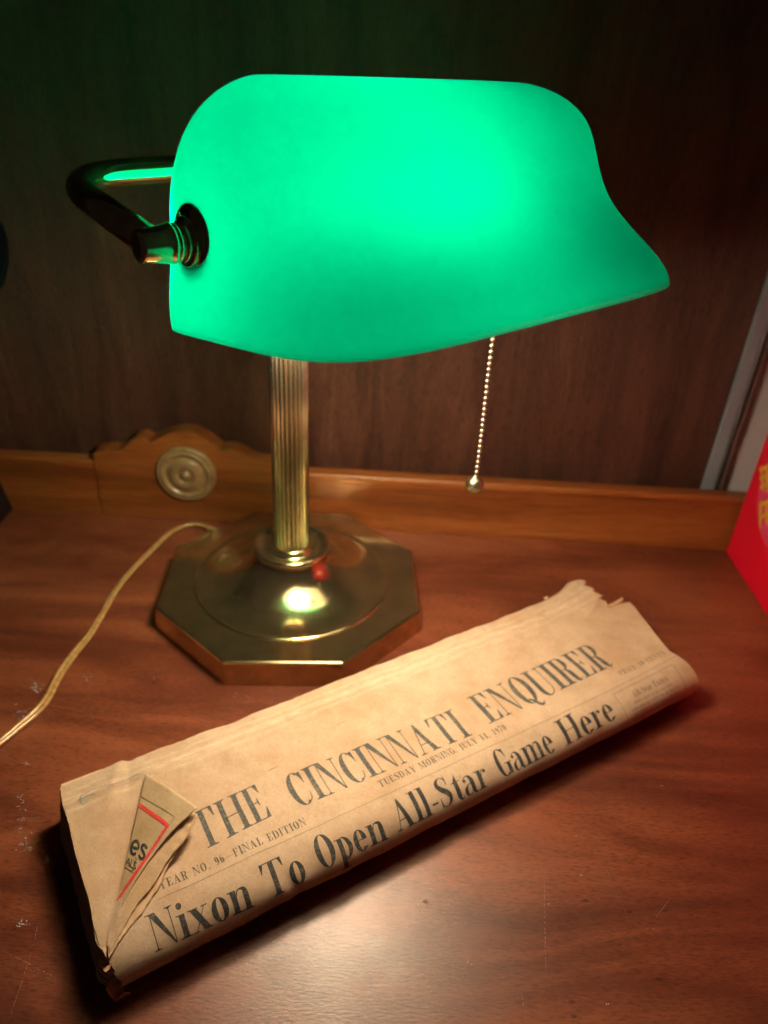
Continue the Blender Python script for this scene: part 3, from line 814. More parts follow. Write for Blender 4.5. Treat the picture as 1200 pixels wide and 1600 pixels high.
# ---- dog-ear: several leaves folded over the front page
def leaf(A, B, C, zA, zB, zC, bulge, mat, name, parent, thick=.00022, ragged=0.0, seed=0, n=44, narrow=0.0):
    """curled triangular leaf: A-B is the fold, C the free tip (sheet coordinates s, w)"""
    bm = bmesh.new(); A, B, C = Vector(A), Vector(B), Vector(C)
    grid = []
    for i in range(n + 1):
        row = []
        for j in range(n + 1):
            u = i / n; v = j / n          # u along the fold from A to B, v from the fold to the free edge C-B
            P0 = A.lerp(B, u); P1 = C.lerp(B, u)
            vv = v
            P_ = P0.lerp(P1, vv)
            k_ = 1 - narrow * u; vv = v * k_; P_ = P0.lerp(P1, vv)
            if ragged: 
                dirv = (P1 - P0); dirv = dirv.normalized() if dirv.length > 1e-6 else Vector((1, 0))
                P_ = P_ + dirv * (ragged * vv ** 6 * (nz(u * 28, seed, 1) * 1.0 + .6 * nz(u * 80, seed, 3)))
            z0 = zA + (zB - zA) * u + DZ; z1 = zC + (zB - zC) * u + DZ
            z = z0 + (z1 - z0) * vv ** 1.1 + bulge * math.sin(PI * vv) * (1 - u) + .0005 * nz(P_.x * 90, P_.y * 90, seed)
            row.append((P_, z))
        grid.append(row)
    V0 = [[bm.verts.new(NP(p.x, p.y, z)) for p, z in r] for r in grid]
    V1 = [[bm.verts.new(NP(p.x, p.y, z - thick)) for p, z in r] for r in grid]
    for i in range(n):
        for j in range(n):
            if i == n - 1:
                pass
            bm.faces.new((V0[i][j], V0[i][j + 1], V0[i + 1][j + 1], V0[i + 1][j]))
            bm.faces.new((V1[i][j], V1[i + 1][j], V1[i + 1][j + 1], V1[i][j + 1]))
    for i in range(n):
        bm.faces.new((V0[i][n], V1[i][n], V1[i + 1][n], V0[i + 1][n])); bm.faces.new((V0[i][0], V0[i + 1][0], V1[i + 1][0], V1[i][0]))
        bm.faces.new((V0[0][i], V1[0][i], V1[0][i + 1], V0[0][i + 1]))
    bmesh.ops.remove_doubles(bm, verts=bm.verts, dist=1e-6)
    bmesh.ops.recalc_face_normals(bm, faces=bm.faces)
    return obj(name, bm, mat, parent, True), grid
def px_sw(px, py, z):
    d = FW + R2 * ((px - 600) / F_PX) - U2 * ((py - 800) / F_PX); t = (z - CAM_H) / d.z
    p = Vector((d.x * t, d.y * t, 0)) - NO
    return (p.dot(ES) / KN ** 2, p.dot(EW) / KN ** 2)
LZA, LZB, LZC = .0225, .0195, .0345
LA, LB, LC = px_sw(228, 1208, LZA + DZ), px_sw(168, 1472, LZB + DZ), px_sw(309, 1262, LZC + DZ)
lf, ggrid = leaf(LA, LB, LC, LZA, LZB, LZC, .0016, M_PAPER3, 'folded_leaf', news, thick=.0004, ragged=.0003, seed=1, narrow=.62)
lf['label'] = 'folded-over corner page printed with a red frame'
def edge_leaf(edge_px, zt, z_end, mat, seed, rag, thick=.0005, n=60):
    # a leaf between the fold and a torn outer edge given as picture points at falling heights
    E = []
    for i, (px, py) in enumerate(edge_px):
        u = i / (len(edge_px) - 1); z = zt + (z_end - zt) * u; q = px_sw(px, py, z); E.append((q[0], q[1], z))
    E = catmull(E, 8); bm = bmesh.new(); V0, V1 = [], []
    A, B = Vector(LA), Vector(LB)
    for i in range(n + 1):
        u = i / n; f = u * (len(E) - 1); k = min(int(f), len(E) - 2); e = Vector(E[k]).lerp(Vector(E[k + 1]), f - k)
        P0 = A.lerp(B, min(1, u * .98 + .02)); d = Vector((e.x, e.y)) - P0; dn = d.normalized()
        r = rag * (nz(u * 11, seed, 1) + .7 * nz(u * 34, seed, 3) + .5 * nz(u * 90, seed, 8)) * min(1, (1 - u) * 6 + .1)
        z0 = TH + .0004 + (LZB - LZA) * u * .6; r0, r1 = [], []
        for j in range(25):
            v = j / 24; P_ = P0 + d * v + dn * (r * v ** 5)
            z = z0 + (e.z - z0) * v + .0007 * math.sin(PI * v) * (1 - u) + .0004 * nz(P_.x * 110, P_.y * 110, seed) + (.0007 * nz(u * 26, seed, 5) * v ** 8)
            r0.append(bm.verts.new(NP(P_.x, P_.y, z))); r1.append(bm.verts.new(NP(P_.x, P_.y, z - thick)))
        V0.append(r0); V1.append(r1)
    for i in range(n):
        for j in range(24):
            bm.faces.new((V0[i][j], V0[i][j + 1], V0[i + 1][j + 1], V0[i + 1][j])); bm.faces.new((V1[i][j], V1[i + 1][j], V1[i + 1][j + 1], V1[i][j + 1]))
        bm.faces.new((V0[i][24], V1[i][24], V1[i + 1][24], V0[i + 1][24]))
    for j in range(24): bm.faces.new((V0[0][j], V1[0][j], V1[0][j + 1], V0[0][j + 1]))
    bmesh.ops.recalc_face_normals(bm, faces=bm.faces)
    return obj('folded_leaf', bm, mat, news, True)
edge_leaf([(309, 1274), (288, 1313), (264, 1341), (240, 1382), (214, 1413), (190, 1455), (172, 1486)], TH + .0092, TH - .0012, paper_mat('leaf under', (.56, .40, .26), use_uv=False), 2, .0005)
edge_leaf([(292, 1302), (267, 1344), (257, 1366), (238, 1403), (203, 1448), (184, 1474), (170, 1497)], TH + .0050, TH - .0018, paper_mat('lowest leaf', (.58, .41, .27), use_uv=False), 5, .0007)

# ------------------------------------------------------------------ lettering: bold high-contrast roman drawn from strokes
def rect(x0, y0, x1, y1): return [(x0, y0), (x1, y0), (x1, y1), (x0, y1)]
def ringp(cx, cy, rx, ry, tx, ty, a0=0, a1=360, n=40):
    out = []; steps = max(4, int(n * abs(a1 - a0) / 360))
    for i in range(steps):
        q = [math.radians(a0 + (a1 - a0) * k / steps) for k in (i, i + 1)]
        o = [(cx + rx * math.cos(a), cy + ry * math.sin(a)) for a in q]; n_ = [(cx + (rx - tx) * math.cos(a), cy + (ry - ty) * math.sin(a)) for a in q]
        out.append([o[0], o[1], n_[1], n_[0]])
    return out
def strk(pts, n=7):
    """variable width stroke: (x, y, width)"""
    c = catmull(pts, n); out = []; L, R_ = [], []
    for i, p in enumerate(c):
        a, b2 = c[max(i - 1, 0)], c[min(i + 1, len(c) - 1)]
        dx, dy = b2[0] - a[0], b2[1] - a[1]; l = math.hypot(dx, dy) or 1
        L.append((p[0] - dy / l * p[2] / 2, p[1] + dx / l * p[2] / 2)); R_.append((p[0] + dy / l * p[2] / 2, p[1] - dx / l * p[2] / 2))
    for i in range(len(c) - 1): out.append([L[i], R_[i], R_[i + 1], L[i + 1]])
    return out
def disc(cx, cy, r, ry=None):
    ry = ry or r; return [[(cx + r * math.cos(2 * PI * k / 20), cy + ry * math.sin(2 * PI * k / 20)) for k in range(20)]]
def glyph(ch, S, h):
    P = []; X = .66
    def stem(x, y0=0., y1=1.): P.append(rect(x, y0, x + S, y1))
    def ser(x, y, w=None, up=True):      # serif under / over a stem at x
        w = w or S; e = S * .42 + .03
        P.append(rect(x - e, y, x + w + e, y + h) if up else rect(x - e, y - h, x + w + e, y))
        b2 = .035
        if up: P.append([(x - e * .5, y + h), (x + .001, y + h), (x + .001, y + h + b2)]); P.append([(x + w - .001, y + h), (x + w + e * .5, y + h), (x + w - .001, y + h + b2)])
        else: P.append([(x - e * .5, y - h), (x + .001, y - h - b2), (x + .001, y - h)]); P.append([(x + w - .001, y - h), (x + w - .001, y - h - b2), (x + w + e * .5, y - h)])
    def armend(x, y, dy, w=.05):          # wedge at the end of an E/T arm
        P.append([(x - h, y), (x, y), (x, y + dy), (x - h * .7, y + dy)]) ; P.append([(x - w - h, y), (x - h, y), (x - h * .8, y + dy * .7)])
    m = .06 + S * .2
    if ch == ' ': return [], .36
    if ch == 'I': stem(m); ser(m, 0); ser(m, 1, None, False); W_ = m * 2 + S
    elif ch == 'H':
        w = .50; stem(m); stem(m + w); P.append(rect(m + S, .5 - h / 2, m + w, .5 + h / 2))
        for x in (m, m + w): ser(x, 0); ser(x, 1, None, False)
        W_ = m * 2 + w + S
    elif ch == 'T':
        w = .66; c = m + w / 2 - S / 2; stem(c); ser(c, 0); P.append(rect(m * .5, 1 - h, m * 1.5 + w, 1))
        P.append([(m * .5, 1 - h), (m * .5, .72), (m * .5 + h, .72), (m * .5 + .12, 1 - h)]); P.append([(m * 1.5 + w, 1 - h), (m * 1.5 + w - .12, 1 - h), (m * 1.5 + w - h, .72), (m * 1.5 + w, .72)]); W_ = w + 2 * m
    elif ch in 'EFL':
        w = .50; stem(m); 
        P.append(rect(m - S * .42 - .03, 0, m + (w if ch in 'EL' else S * 1.4 + .03), h))
        if ch in 'EL': P.append([(m + w, 0), (m + w, .28), (m + w - h, .28), (m + w - .13, h), (m + w - .13, 0)])
        if ch in 'EF':
            P.append(rect(m - S * .42 - .03, 1 - h, m + w - .02, 1)); P.append([(m + w - .02, 1), (m + w - .15, 1), (m + w - .15, 1 - h), (m + w - .02 - h, .74), (m + w - .02, .74)])
            P.append(rect(m + S, .5 - h / 2, m + w - .16, .5 + h / 2)); P.append([(m + w - .16, .37), (m + w - .16, .63), (m + w - .16 - h, .60), (m + w - .22, .5), (m + w - .16 - h, .40)])
        else: ser(m, 1, None, False)
        W_ = m * 1.5 + w + .02
    elif ch in 'NM':
        if ch == 'N':
            w = .56; P.append(rect(m, 0, m + h, 1)); P.append(rect(m + w, 0, m + w + h, 1))
            P.append([(m - .06, 1), (m + S * 1.15 - .02, 1), (m + w + h, -.01), (m + w + h - S * .35, -.01)]) if 0 else P.append([(m - .04, 1), (m + S * 1.2 - .04, 1), (m + w + h, 0), (m + w + h - S * .3, 0)])
            ser(m, 0, h); ser(m + w, 1, h, False); P.append(rect(m - .12, 1 - h, m + .02, 1)); W_ = w + h + 2 * m
        else:
            w = .66; P.append(rect(m, 0, m + h, 1)); P.append(rect(m + w, 0, m + w + S, 1)); c = m + w * .55
            P.append([(m - .02, 1), (m + S - .02, 1), (c + .03, .02), (c - .03, .02)]); P.append([(m + w, 1), (m + w + h, 1), (c + h, .02), (c, .02)])
            ser(m, 0, h); ser(m + w, 0); ser(m + w, 1, None, False); P.append(rect(m - .1, 1 - h, m + .02, 1)); W_ = w + S + 2 * m
    elif ch in 'OQ':
        P += ringp(.37, .5, .33, .52, S * 1.12, h * .9); W_ = .74
        if ch == 'Q': P += strk([(.26, .10, h), (.32, .15, .05), (.40, .06, .09), (.50, -.10, .11), (.62, -.14, .07), (.70, -.06, h * .6)])
    elif ch in 'CG':
        P += ringp(.37, .5, .33, .52, S * 1.12, h * .9, 55, 305); W_ = .68
        P.append([(.60, .98), (.63, .98), (.63, .62), (.61, .62), (.55, .82), (.50, .90), (.53, .97)])
        P += strk([(.55, .97, h), (.60, .86, .05), (.615, .70, h * .6)], 3)
        if ch == 'C': P += strk([(.545, .07, h), (.60, .15, h * 1.1), (.635, .30, h * .8)], 4)
        else: P.append(rect(.53, .03, .53 + S, .44)); P.append(rect(.44, .42, .53 + S + .08, .42 + h)); P += strk([(.50, .02, h), (.55, .06, .06)], 3); W_ = .76
    elif ch in 'RPD':
        stem(m); ser(m, 0); P.append(rect(m - S * .42 - .03, 1 - h, m + S + .14, 1))
        if ch == 'D':
            P.append(rect(m + S, 0, m + S + .14, h)); P += ringp(m + S + .12, .5, .36 - S * .1, .5, S * 1.1, h, -90, 90); W_ = m + S + .12 + .36 + .02
        else:
            cy = .755 if ch == 'R' else .73; ry = 1 - cy
            P += ringp(m + S + .13, cy, .24, ry, S * 1.0, h, -90, 90); P.append(rect(m + S, cy - ry, m + S + .14, cy - ry + h)); W_ = m + S + .13 + .26
            if ch == 'R':
                P += strk([(m + S + .12, .51, h * 1.4), (m + S + .20, .42, S * .85), (m + S + .23, .22, S), (m + S + .27, .06, S * .8), (m + S + .36, .02, h * 1.3), (m + S + .42, .09, h * .7)], 5); W_ += .07
    elif ch == 'B':
        stem(m); P.append(rect(m - .08, 1 - h, m + S + .14, 1)); P.append(rect(m - .08, 0, m + S + .14, h)); P += ringp(m + S + .12, .75, .20, .25, S, h, -90, 90); P += ringp(m + S + .12, .26, .25, .26, S, h, -90, 90); W_ = m + S + .42
    elif ch == 'A':
        w = .64; c = m + w * .46
        P.append([(m + .02, 0), (m + .02 + h, 0), (c + h * .8, .94), (c, 1)]); P.append([(c - .02, 1), (c + .05, 1), (m + w - .02, 0), (m + w - .02 - S * 1.1, 0), (c - .05, .86)])
        P.append(rect(m + .13, .30, m + w - .16, .30 + h)); ser(m + .02, 0, h); ser(m + w - S * 1.08, 0, S); W_ = w + 2 * m
    elif ch == 'U':
        w = .50; stem(m, .28, 1); P.append(rect(m + w, .26, m + w + h, 1)); ser(m, 1, None, False); ser(m + w, 1, h, False)
        cx = m + (w + h) / 2; P += ringp(cx, .29, (w + h) / 2, .31, S, h * 1.1, 180, 270); P += ringp(cx, .29, (w + h) / 2, .31, h, h * 1.1, 270, 360); W_ = w + h + 2 * m
    elif ch == 'J':
        stem(m + .16, .15, 1); ser(m + .16, 1, None, False); P += strk([(m + .16 + S / 2, .2, S), (m + .15 + S / 2, .02, S * .7), (m + .06, -.06, h), (m, .03, .07)], 5); W_ = m * 2 + .18 + S
    elif ch == 'Y':
        w = .62; c = m + w / 2; P.append(rect(c - S / 2, 0, c + S / 2, .45)); ser(c - S / 2, 0); P.append([(m, 1), (m + S, 1), (c + S / 2, .43), (c - S / 2, .43)]); P.append([(m + w - h, 1), (m + w, 1), (c + S / 2, .43), (c + S / 2 - h, .43)])
        ser(m, 1, S, False); ser(m + w - h, 1, h, False); W_ = w + m * 2
    elif ch == 'S':
        P += strk([(.52, .72, h * .8), (.50, .90, h * 1.3), (.33, 1.0, h), (.17, .90, S * .7), (.14, .76, S * .95), (.25, .60, S * 1.1), (.42, .45, S * 1.15), (.51, .28, S * .95), (.46, .10, S * .6), (.30, .0, h), (.12, .08, h * 1.2), (.08, .30, h * .8)], 6)
        P.append([(.54, 1.0), (.52, 1.0), (.49, .88), (.51, .68), (.54, .68)]); P.append([(.06, 0), (.08, 0), (.12, .12), (.09, .34), (.06, .34)]); W_ = .62
    # lower case (x height .64)
    elif ch == 'o': P += ringp(.29, .32, .26, .345, S * 1.02, h); W_ = .58
    elif ch == 'e':
        P += ringp(.28, .32, .25, .345, S * 1.02, h, 0, 318); P.append(rect(.10, .33, .52, .33 + h)); W_ = .56
        P += strk([(.44, .04, h), (.50, .12, h)], 3)
    elif ch in 'nmr':
        x = .08; stem(x, 0, .64); ser(x, 0); P.append(rect(x - .09, .64 - h, x + .02, .64))
        if ch == 'r': P += strk([(x + S, .42, h), (x + S + .06, .57, h * 1.3), (x + S + .13, .62, h * 1.2)], 5); P += disc(x + S + .17, .54, .065); W_ = x + S + .26
        else:
            k = 1 if ch == 'n' else 2
            for q in range(k):
                x0 = x + q * (S + .20); x1 = x0 + S + .20
                P += strk([(x0 + S, .46, h), (x0 + S + .06, .59, h * 1.3), (x0 + S + .14, .625, h * 1.6), (x1 + S * .4, .58, S * .7), (x1 + S / 2, .44, S)], 5)
                P.append(rect(x1, 0, x1 + S, .46)); ser(x1, 0)
            W_ = x1 + S + .08
    elif ch == 'i': stem(.08, 0, .64); ser(.08, 0); P.append(rect(-.01, .64 - h, .1, .64)); P += disc(.08 + S / 2, .88, .085, .095); W_ = .16 + S
    elif ch == 'l': stem(.08, 0, 1.02); ser(.08, 0); P.append(rect(-.01, 1.02 - h, .1, 1.02)); W_ = .16 + S
    elif ch == 'x':
        P.append([(.05, .64), (.05 + S * 1.15, .64), (.56, 0), (.56 - S * 1.15, 0)]); P.append([(.08, 0), (.08 + h, 0), (.52, .64), (.52 - h, .64)])
        P.append(rect(.0, 0, .20, h)); P.append(rect(.42, 0, .62, h)); P.append(rect(.40, .64 - h, .60, .64)); P.append(rect(0, .64 - h, .30, .64)); W_ = .61
    elif ch == 'p':
        stem(.08, -.30, .64); ser(.08, -.30); P.append(rect(-.01, .64 - h, .1, .64)); P += ringp(.08 + S * .9, .32, .34, .345, S, h, -85, 85); W_ = .08 + S * .9 + .36
        P += strk([(.08 + S, .10, h), (.08 + S + .06, .0, h), (.08 + S + .10, -.01, h)], 3)
    elif ch == 'a':
        P.append(rect(.34, .1, .34 + S, .48)); P += strk([(.34 + S / 2, .46, S), (.36, .60, S * .6), (.26, .645, h), (.14, .60, h * 1.4)], 5); P += disc(.13, .52, .065)
        P += strk([(.35, .38, h), (.20, .33, h * 1.5), (.10, .22, S * .8), (.10, .10, S * .8), (.18, .0, h * 1.3), (.30, .05, h), (.35, .12, h)], 5); P += strk([(.34 + S / 2, .12, S), (.40 + S / 2, .02, S * .5), (.40 + S, .04, h)], 4); W_ = .46 + S * .9
    elif ch == 't':
        stem(.13, .10, .66); P.append([(.13, .64), (.13 + S, .64), (.13 + S, .90), (.13 + S * .6, .78)]); P.append(rect(.02, .64 - h, .38 + S * .2, .64)); P += strk([(.13 + S / 2, .14, S), (.13 + S * .7, .03, S * .6), (.28 + S * .4, .01, h), (.38, .10, h)], 5); W_ = .42
    elif ch == '.': P += disc(.12, .06, .07); W_ = .24
    elif ch == ',': P += disc(.12, .06, .07); P += strk([(.17, .04, .04), (.15, -.08, .03), (.09, -.15, .01)], 3); W_ = .24
    elif ch == '-': P.append(rect(.04, .24, .30, .24 + h * 2.4)); W_ = .34
    elif ch == '\u2014': P.append(rect(.0, .38, .95, .38 + h * .9)); W_ = .95
    elif ch == '0': P += ringp(.27, .5, .23, .51, S, h); W_ = .54
    elif ch == '1': stem(.18); ser(.18, 0); P.append([(.18, 1), (.18, .9), (.06, .84), (.06, .86)]); W_ = .5
    elif ch == '4': P.append(rect(.32, 0, .32 + S, 1)); ser(.32, 0); P.append([(.32, 1), (.36, 1), (.07, .27), (.03, .27)]); P.append(rect(.03, .25, .56, .25 + h)); W_ = .6
    elif ch == '7': P.append(rect(.06, .86, .50, 1)); P.append([(.44, .88), (.50, .88), (.30, 0), (.14, 0), (.24, .4)]); W_ = .54
    elif ch == '9': P += ringp(.27, .66, .22, .34, S, h); P += strk([(.49 - S / 2, .62, S), (.44, .30, S * .8), (.28, .03, h * 1.3), (.14, .10, .08)], 5); W_ = .54
    elif ch == '6': P += ringp(.27, .34, .22, .34, S, h); P += strk([(.05 + S / 2, .38, S), (.10, .70, S * .8), (.26, .97, h * 1.3), (.40, .90, .08)], 5); W_ = .54
    else: W_ = .3
    return [p for p in P if len(p) >= 3], W_
def typeset(text, S, h, gap=.04, space=.36):
    x = 0; polys = []
    for ch in text:
        if ch == ' ': x += space; continue
        g, w = glyph(ch, S, h)
        polys += [[(px + x, py) for px, py in p] for p in g]; x += w + gap
    return polys, x - gap
def ink(name, polys2d, parent, mat, off=.00007, mapper=None, grid=G, step=.0000022):
    """polys2d in sheet coordinates (s, t); cut on the sheet's own grid and laid on its surface"""
    bm = bmesh.new(); lay = bm.faces.layers.int.new('lay')
    lvl = 0
    s0 = min(p[0] for q in polys2d for p in q); s1 = max(p[0] for q in polys2d for p in q)
    t0 = min(p[1] for q in polys2d for p in q); t1 = max(p[1] for q in polys2d for p in q)
    for k, q in enumerate(polys2d):
        f = bm.faces.new([bm.verts.new((x, y, 0)) for x, y in q]); f[lay] = (k * 7) % 23
    bmesh.ops.triangulate(bm, faces=bm.faces)
    def cut(axis, c):
        pc = [0, 0, 0]; pc[axis] = c; no = [0, 0, 0]; no[axis] = 1
        bmesh.ops.bisect_plane(bm, geom=bm.verts[:] + bm.edges[:] + bm.faces[:], dist=1e-8, plane_co=pc, plane_no=no)
    if grid == G:
        k = int((s0 + .003) / G)
        while -.003 + k * G < s1:
            if -.003 + k * G > s0: cut(0, -.003 + k * G)
            k += 2
        for c in ts_:
            if t0 < c < t1: cut(1, c)
    else:
        c = s0 + grid
        while c < s1: cut(0, c); c += grid
        c = t0 + grid
        while c < t1: cut(1, c); c += grid
    bmesh.ops.split_edges(bm, edges=[e for e in bm.edges if len({f[lay] for f in e.link_faces}) > 1])
    for v in bm.verts:
        lv = v.link_faces[0][lay] if v.link_faces else 0
        v.co = (mapper or sheet)(v.co.x, v.co.y, off + lv * step)
    bmesh.ops.recalc_face_normals(bm, faces=bm.faces)
    return obj(name, bm, mat, parent)
def place_text(text, s0, s1, t_base, t_cap, S, h, gap=.04, space=.36, base_end=None, bow=0.0):
    polys, w = typeset(text, S, h, gap, space); cap = t_cap - t_base; out = []
    for q in polys:
        o = []
        for x, y in q:
            u = x / w; o.append((s0 + (s1 - s0) * u, t_base + ((base_end if base_end is not None else t_base) - t_base) * u + bow * math.sin(PI * u) + y * cap))
        out.append(o)
    return out
def ink_mat(name, col, worn=.5, paper=(.60, .46, .30), scale=700):
    m, nt, b, out = new_mat(name)
    n1 = noise_t(nt, coords(nt), scale, 5, .8); n2 = noise_t(nt, coords(nt), 90, 3, .6)
    f = math_(nt, 'ADD', n1, math_(nt, 'MULTIPLY', math_(nt, 'SUBTRACT', n2, .5), .35))
    al = ramp(nt, f, [(.50, (0, 0, 0)), (.68, (1, 1, 1))])
    nt.links.new(mixc(nt, math_(nt, 'MULTIPLY', al, worn), col, paper), b.inputs['Base Color'])
    b.inputs['Roughness'].default_value = .7; b.inputs['Specular IOR Level'].default_value = .25
    return m
M_INK = ink_mat('faded blue black ink', (.062, .068, .066), .30)
M_INK2 = ink_mat('headline ink', (.032, .036, .038), .22)
M_INKS = ink_mat('small faded ink', (.075, .072, .062), .35)
M_INKF = ink_mat('very faded ink', (.19, .145, .10), .35)
M_RULE = ink_mat('thin rule ink', (.15, .12, .09), .35)

ink('title_lettering', place_text('THE', .0500, .0878, -.0718, -.0505, .166, .030, .035, .3, -.0700)
    + place_text('CINCINNATI', .0995, .2058, -.0722, -.0512, .166, .030, .030, .3, -.0752)
    + place_text('ENQUIRER', .2195, .3205, -.0735, -.0508, .166, .030, .030, .3, -.0722), news, M_INK)
hl = []
for wd, s0, s1, b0, b1 in [('Nixon', .0195, .0640, -.1042, -.1056), ('To', .0702, .0908, -.1060, -.1056), ('Open', .0972, .1348, -.1048, -.1058), ('All-Star', .1402, .1992, -.1052, -.1048), ('Game', .2062, .2462, -.1046, -.1042), ('Here', .2535, .2948, -.1046, -.1030)]:
    hl += place_text(wd, s0, s1, b0, b0 + .0150, .172, .028, .03, .3, b1)
ink('headline_lettering', hl, news, M_INK2)
ink('dateline_lettering', place_text('YEAR NO. 96\u2014FINAL EDITION', .0285, .1000, -.0815, -.0770, .17, .05, .10, .55, -.0826)
    + place_text('TUESDAY MORNING, JULY 14, 1970', .1423, .2262, -.0812, -.0770, .17, .05, .10, .55, -.0814), news, M_INKS)
ink('price_lettering', place_text('PRICE 10 CENTS', .3170, .3585, -.0812, -.0775, .2, .06, .10, .55, -.0808), news, M_INKF)
def line(s0, t0, s1, t1, w):
    n = 40; return [[(s0 + (s1 - s0) * i / n, t0 + (t1 - t0) * i / n - w / 2), (s0 + (s1 - s0) * (i + 1) / n, t0 + (t1 - t0) * (i + 1) / n - w / 2),
                     (s0 + (s1 - s0) * (i + 1) / n, t0 + (t1 - t0) * (i + 1) / n + w / 2), (s0 + (s1 - s0) * i / n, t0 + (t1 - t0) * i / n + w / 2)] for i in range(n)]
ink('rule_line', line(.026, -.0850, .30, -.0872, .00025) + line(.30, -.0872, .3625, -.0852, .00025), news, M_RULE)
def vline(s0, t0, s1, t1, w): return [[(s0 - w / 2, t0), (s0 + w / 2, t0), (s1 + w / 2, t1), (s1 - w / 2, t1)]]
ink('notice_box', line(.3010, -.0902, .3545, -.0892, .00025) + vline(.3010, -.0902, .3018, -.121, .0003) + vline(.3545, -.0892, .3545, -.121, .0003), news, M_RULE)
ink('notice_lettering', place_text('All-Star Extra', .3125, .3440, -.0970, -.0932, .19, .05, .05, .35, -.0968), news, M_INKF)
# rows of unreadable small type in the notice and under the fold
rr = random.Random(11)
def greek(s0, s1, t, hgt):
    out = []; s = s0
    while s < s1:
        for _ in range(rr.randint(3, 8)):
            w = rr.uniform(.0004, .0008)
            if s + w > s1: break
            out.append(rect(s, t, s + w * .6, t + hgt * rr.uniform(.55, 1))); 
            if rr.random() < .6: out.append(rect(s, t + hgt * .4, s + w * 1.1, t + hgt * .55))
            s += w * 1.5
        s += .0012
    return out
ink('notice_small_type', greek(.3110, .3460, -.1005, .0016) + greek(.3070, .3500, -.1035, .0016) + greek(.3070, .3500, -.1065, .0016) + greek(.3070, .3500, -.1095, .0016), news, M_INKF)
ink('byline_type', greek(.026, .045, -.1130, .0020) + greek(.052, .118, -.1136, .0020), news, M_INK2)
# pencilled mark and a wavering pencil line at the far left corner
pc = strk([(.0095, -.0130, .0006), (.0075, -.0150, .0008), (.0085, -.0185, .0006)], 3) + strk([(.0080, -.0150, .0006), (.0125, -.0148, .0004), (.0150, -.0156, .0003)], 3) + strk([(.0085, -.0172, .0006), (.0115, -.0172, .0004)], 3) + \
     strk([(.0098, -.0132, .0004), (.0160, -.0128, .0003), (.0210, -.0142, .0002), (.0260, -.0150, .0002), (.0300, -.0142, .0002), (.0390, -.0148, .00025)], 6)
ink('pencil_mark', pc, news, ink_mat('blue grey pencil', (.20, .24, .23), .7), .0001)
for (q0, q1, q2, q3) in [(.145, -.0333, .0035, .0004), (.0985, -.0440, .0035, .00035)]:
    ink('stain', [[(q0 + q2 * math.cos(a), q1 + q3 * math.sin(a) + .12 * q2 * math.cos(a)) for a in [2 * PI * k / 12 for k in range(12)]]], news, ink_mat('rust brown spot', (.30, .16, .08), .6))

# print on the folded-over leaf: red frame, letters. Coordinates there: u along the fold, v away from it
Av, Bv, Cv = Vector(LA), Vector(LB), Vector(LC)
def leaf_map(x, y, off=0):
    # x: metres along the fold from A, y: metres away from it towards the tip
    f = (Bv - Av); L_ = f.length; f.normalize(); g = Vector((-f.y, f.x))
    if g.dot(Cv - Av) < 0: g = -g
    P_ = Av + f * x + g * y
    # invert the leaf's (u, v): P = lerp(lerp(A,B,u), lerp(C,B,u), v)  ->  P = A(1-u)(1-v) + C(1-u)v + B u
    a, b2, c, d = Av.x - Bv.x, Cv.x - Bv.x, Av.y - Bv.y, Cv.y - Bv.y
    r0, r1 = P_.x - Bv.x, P_.y - Bv.y; det = a * d - b2 * c
    al, be = (r0 * d - b2 * r1) / det, (a * r1 - c * r0) / det
    om = max(1e-6, al + be); u = 1 - om; v = be / om
    zA, zB, zC = LZA, LZB, LZC
    z0 = zA + (zB - zA) * u + DZ; z1 = zC + (zB - zC) * u + DZ
    v_ = max(0, min(1, v))
    z = z0 + (z1 - z0) * v_ ** 1.1 + .0016 * math.sin(PI * v_) * (1 - u) + .0005 * nz(P_.x * 90, P_.y * 90, 1)
    return NP(P_.x, P_.y, z + off + .00004)
M_RED = ink_mat('red frame ink', (.62, .045, .05), .35)
fr = (Bv - Av).normalized()
def leaf_xy(px, py):      # picture position on the leaf -> its coordinates
    d = FW + R2 * ((px - 600) / F_PX) - U2 * ((py - 800) / F_PX); z = TH + .003
    g = Vector((-fr.y, fr.x)); g = g if g.dot(Cv - Av) > 0 else -g
    for _ in range(12):
        t = (z - CAM_H) / d.z
        p = Vector((d.x * t, d.y * t, 0)) - NO; v = Vector((p.dot(ES) / KN ** 2, p.dot(EW) / KN ** 2)) - Av
        x, y = v.dot(fr), max(.0003, v.dot(g)); z = leaf_map(x, y).z
    return (x, y)
def seg(p, q, w):
    dx, dy = q[0] - p[0], q[1] - p[1]; l = math.hypot(dx, dy); nx, ny = -dy / l * w / 2, dx / l * w / 2
    return [(p[0] + nx, p[1] + ny), (q[0] + nx, q[1] + ny), (q[0] - nx, q[1] - ny), (p[0] - nx, p[1] - ny)]
q1, q2, q3 = leaf_xy(213, 1258), leaf_xy(262, 1290), leaf_xy(182, 1408)
ink('red_frame', [seg(q1, q2, .0017), seg(q2, q3, .0017)], lf, M_RED, .00015, leaf_map, .0025)
k1, k2, k3 = leaf_xy(216, 1245), leaf_xy(273, 1277), leaf_xy(197, 1390)
ink('thin_frame', [seg(k1, k2, .0003), seg(k2, k3, .0003), seg(leaf_xy(308, 1270), leaf_xy(300, 1280), .0002)], lf, M_INKS, .00014, leaf_map, .0025)
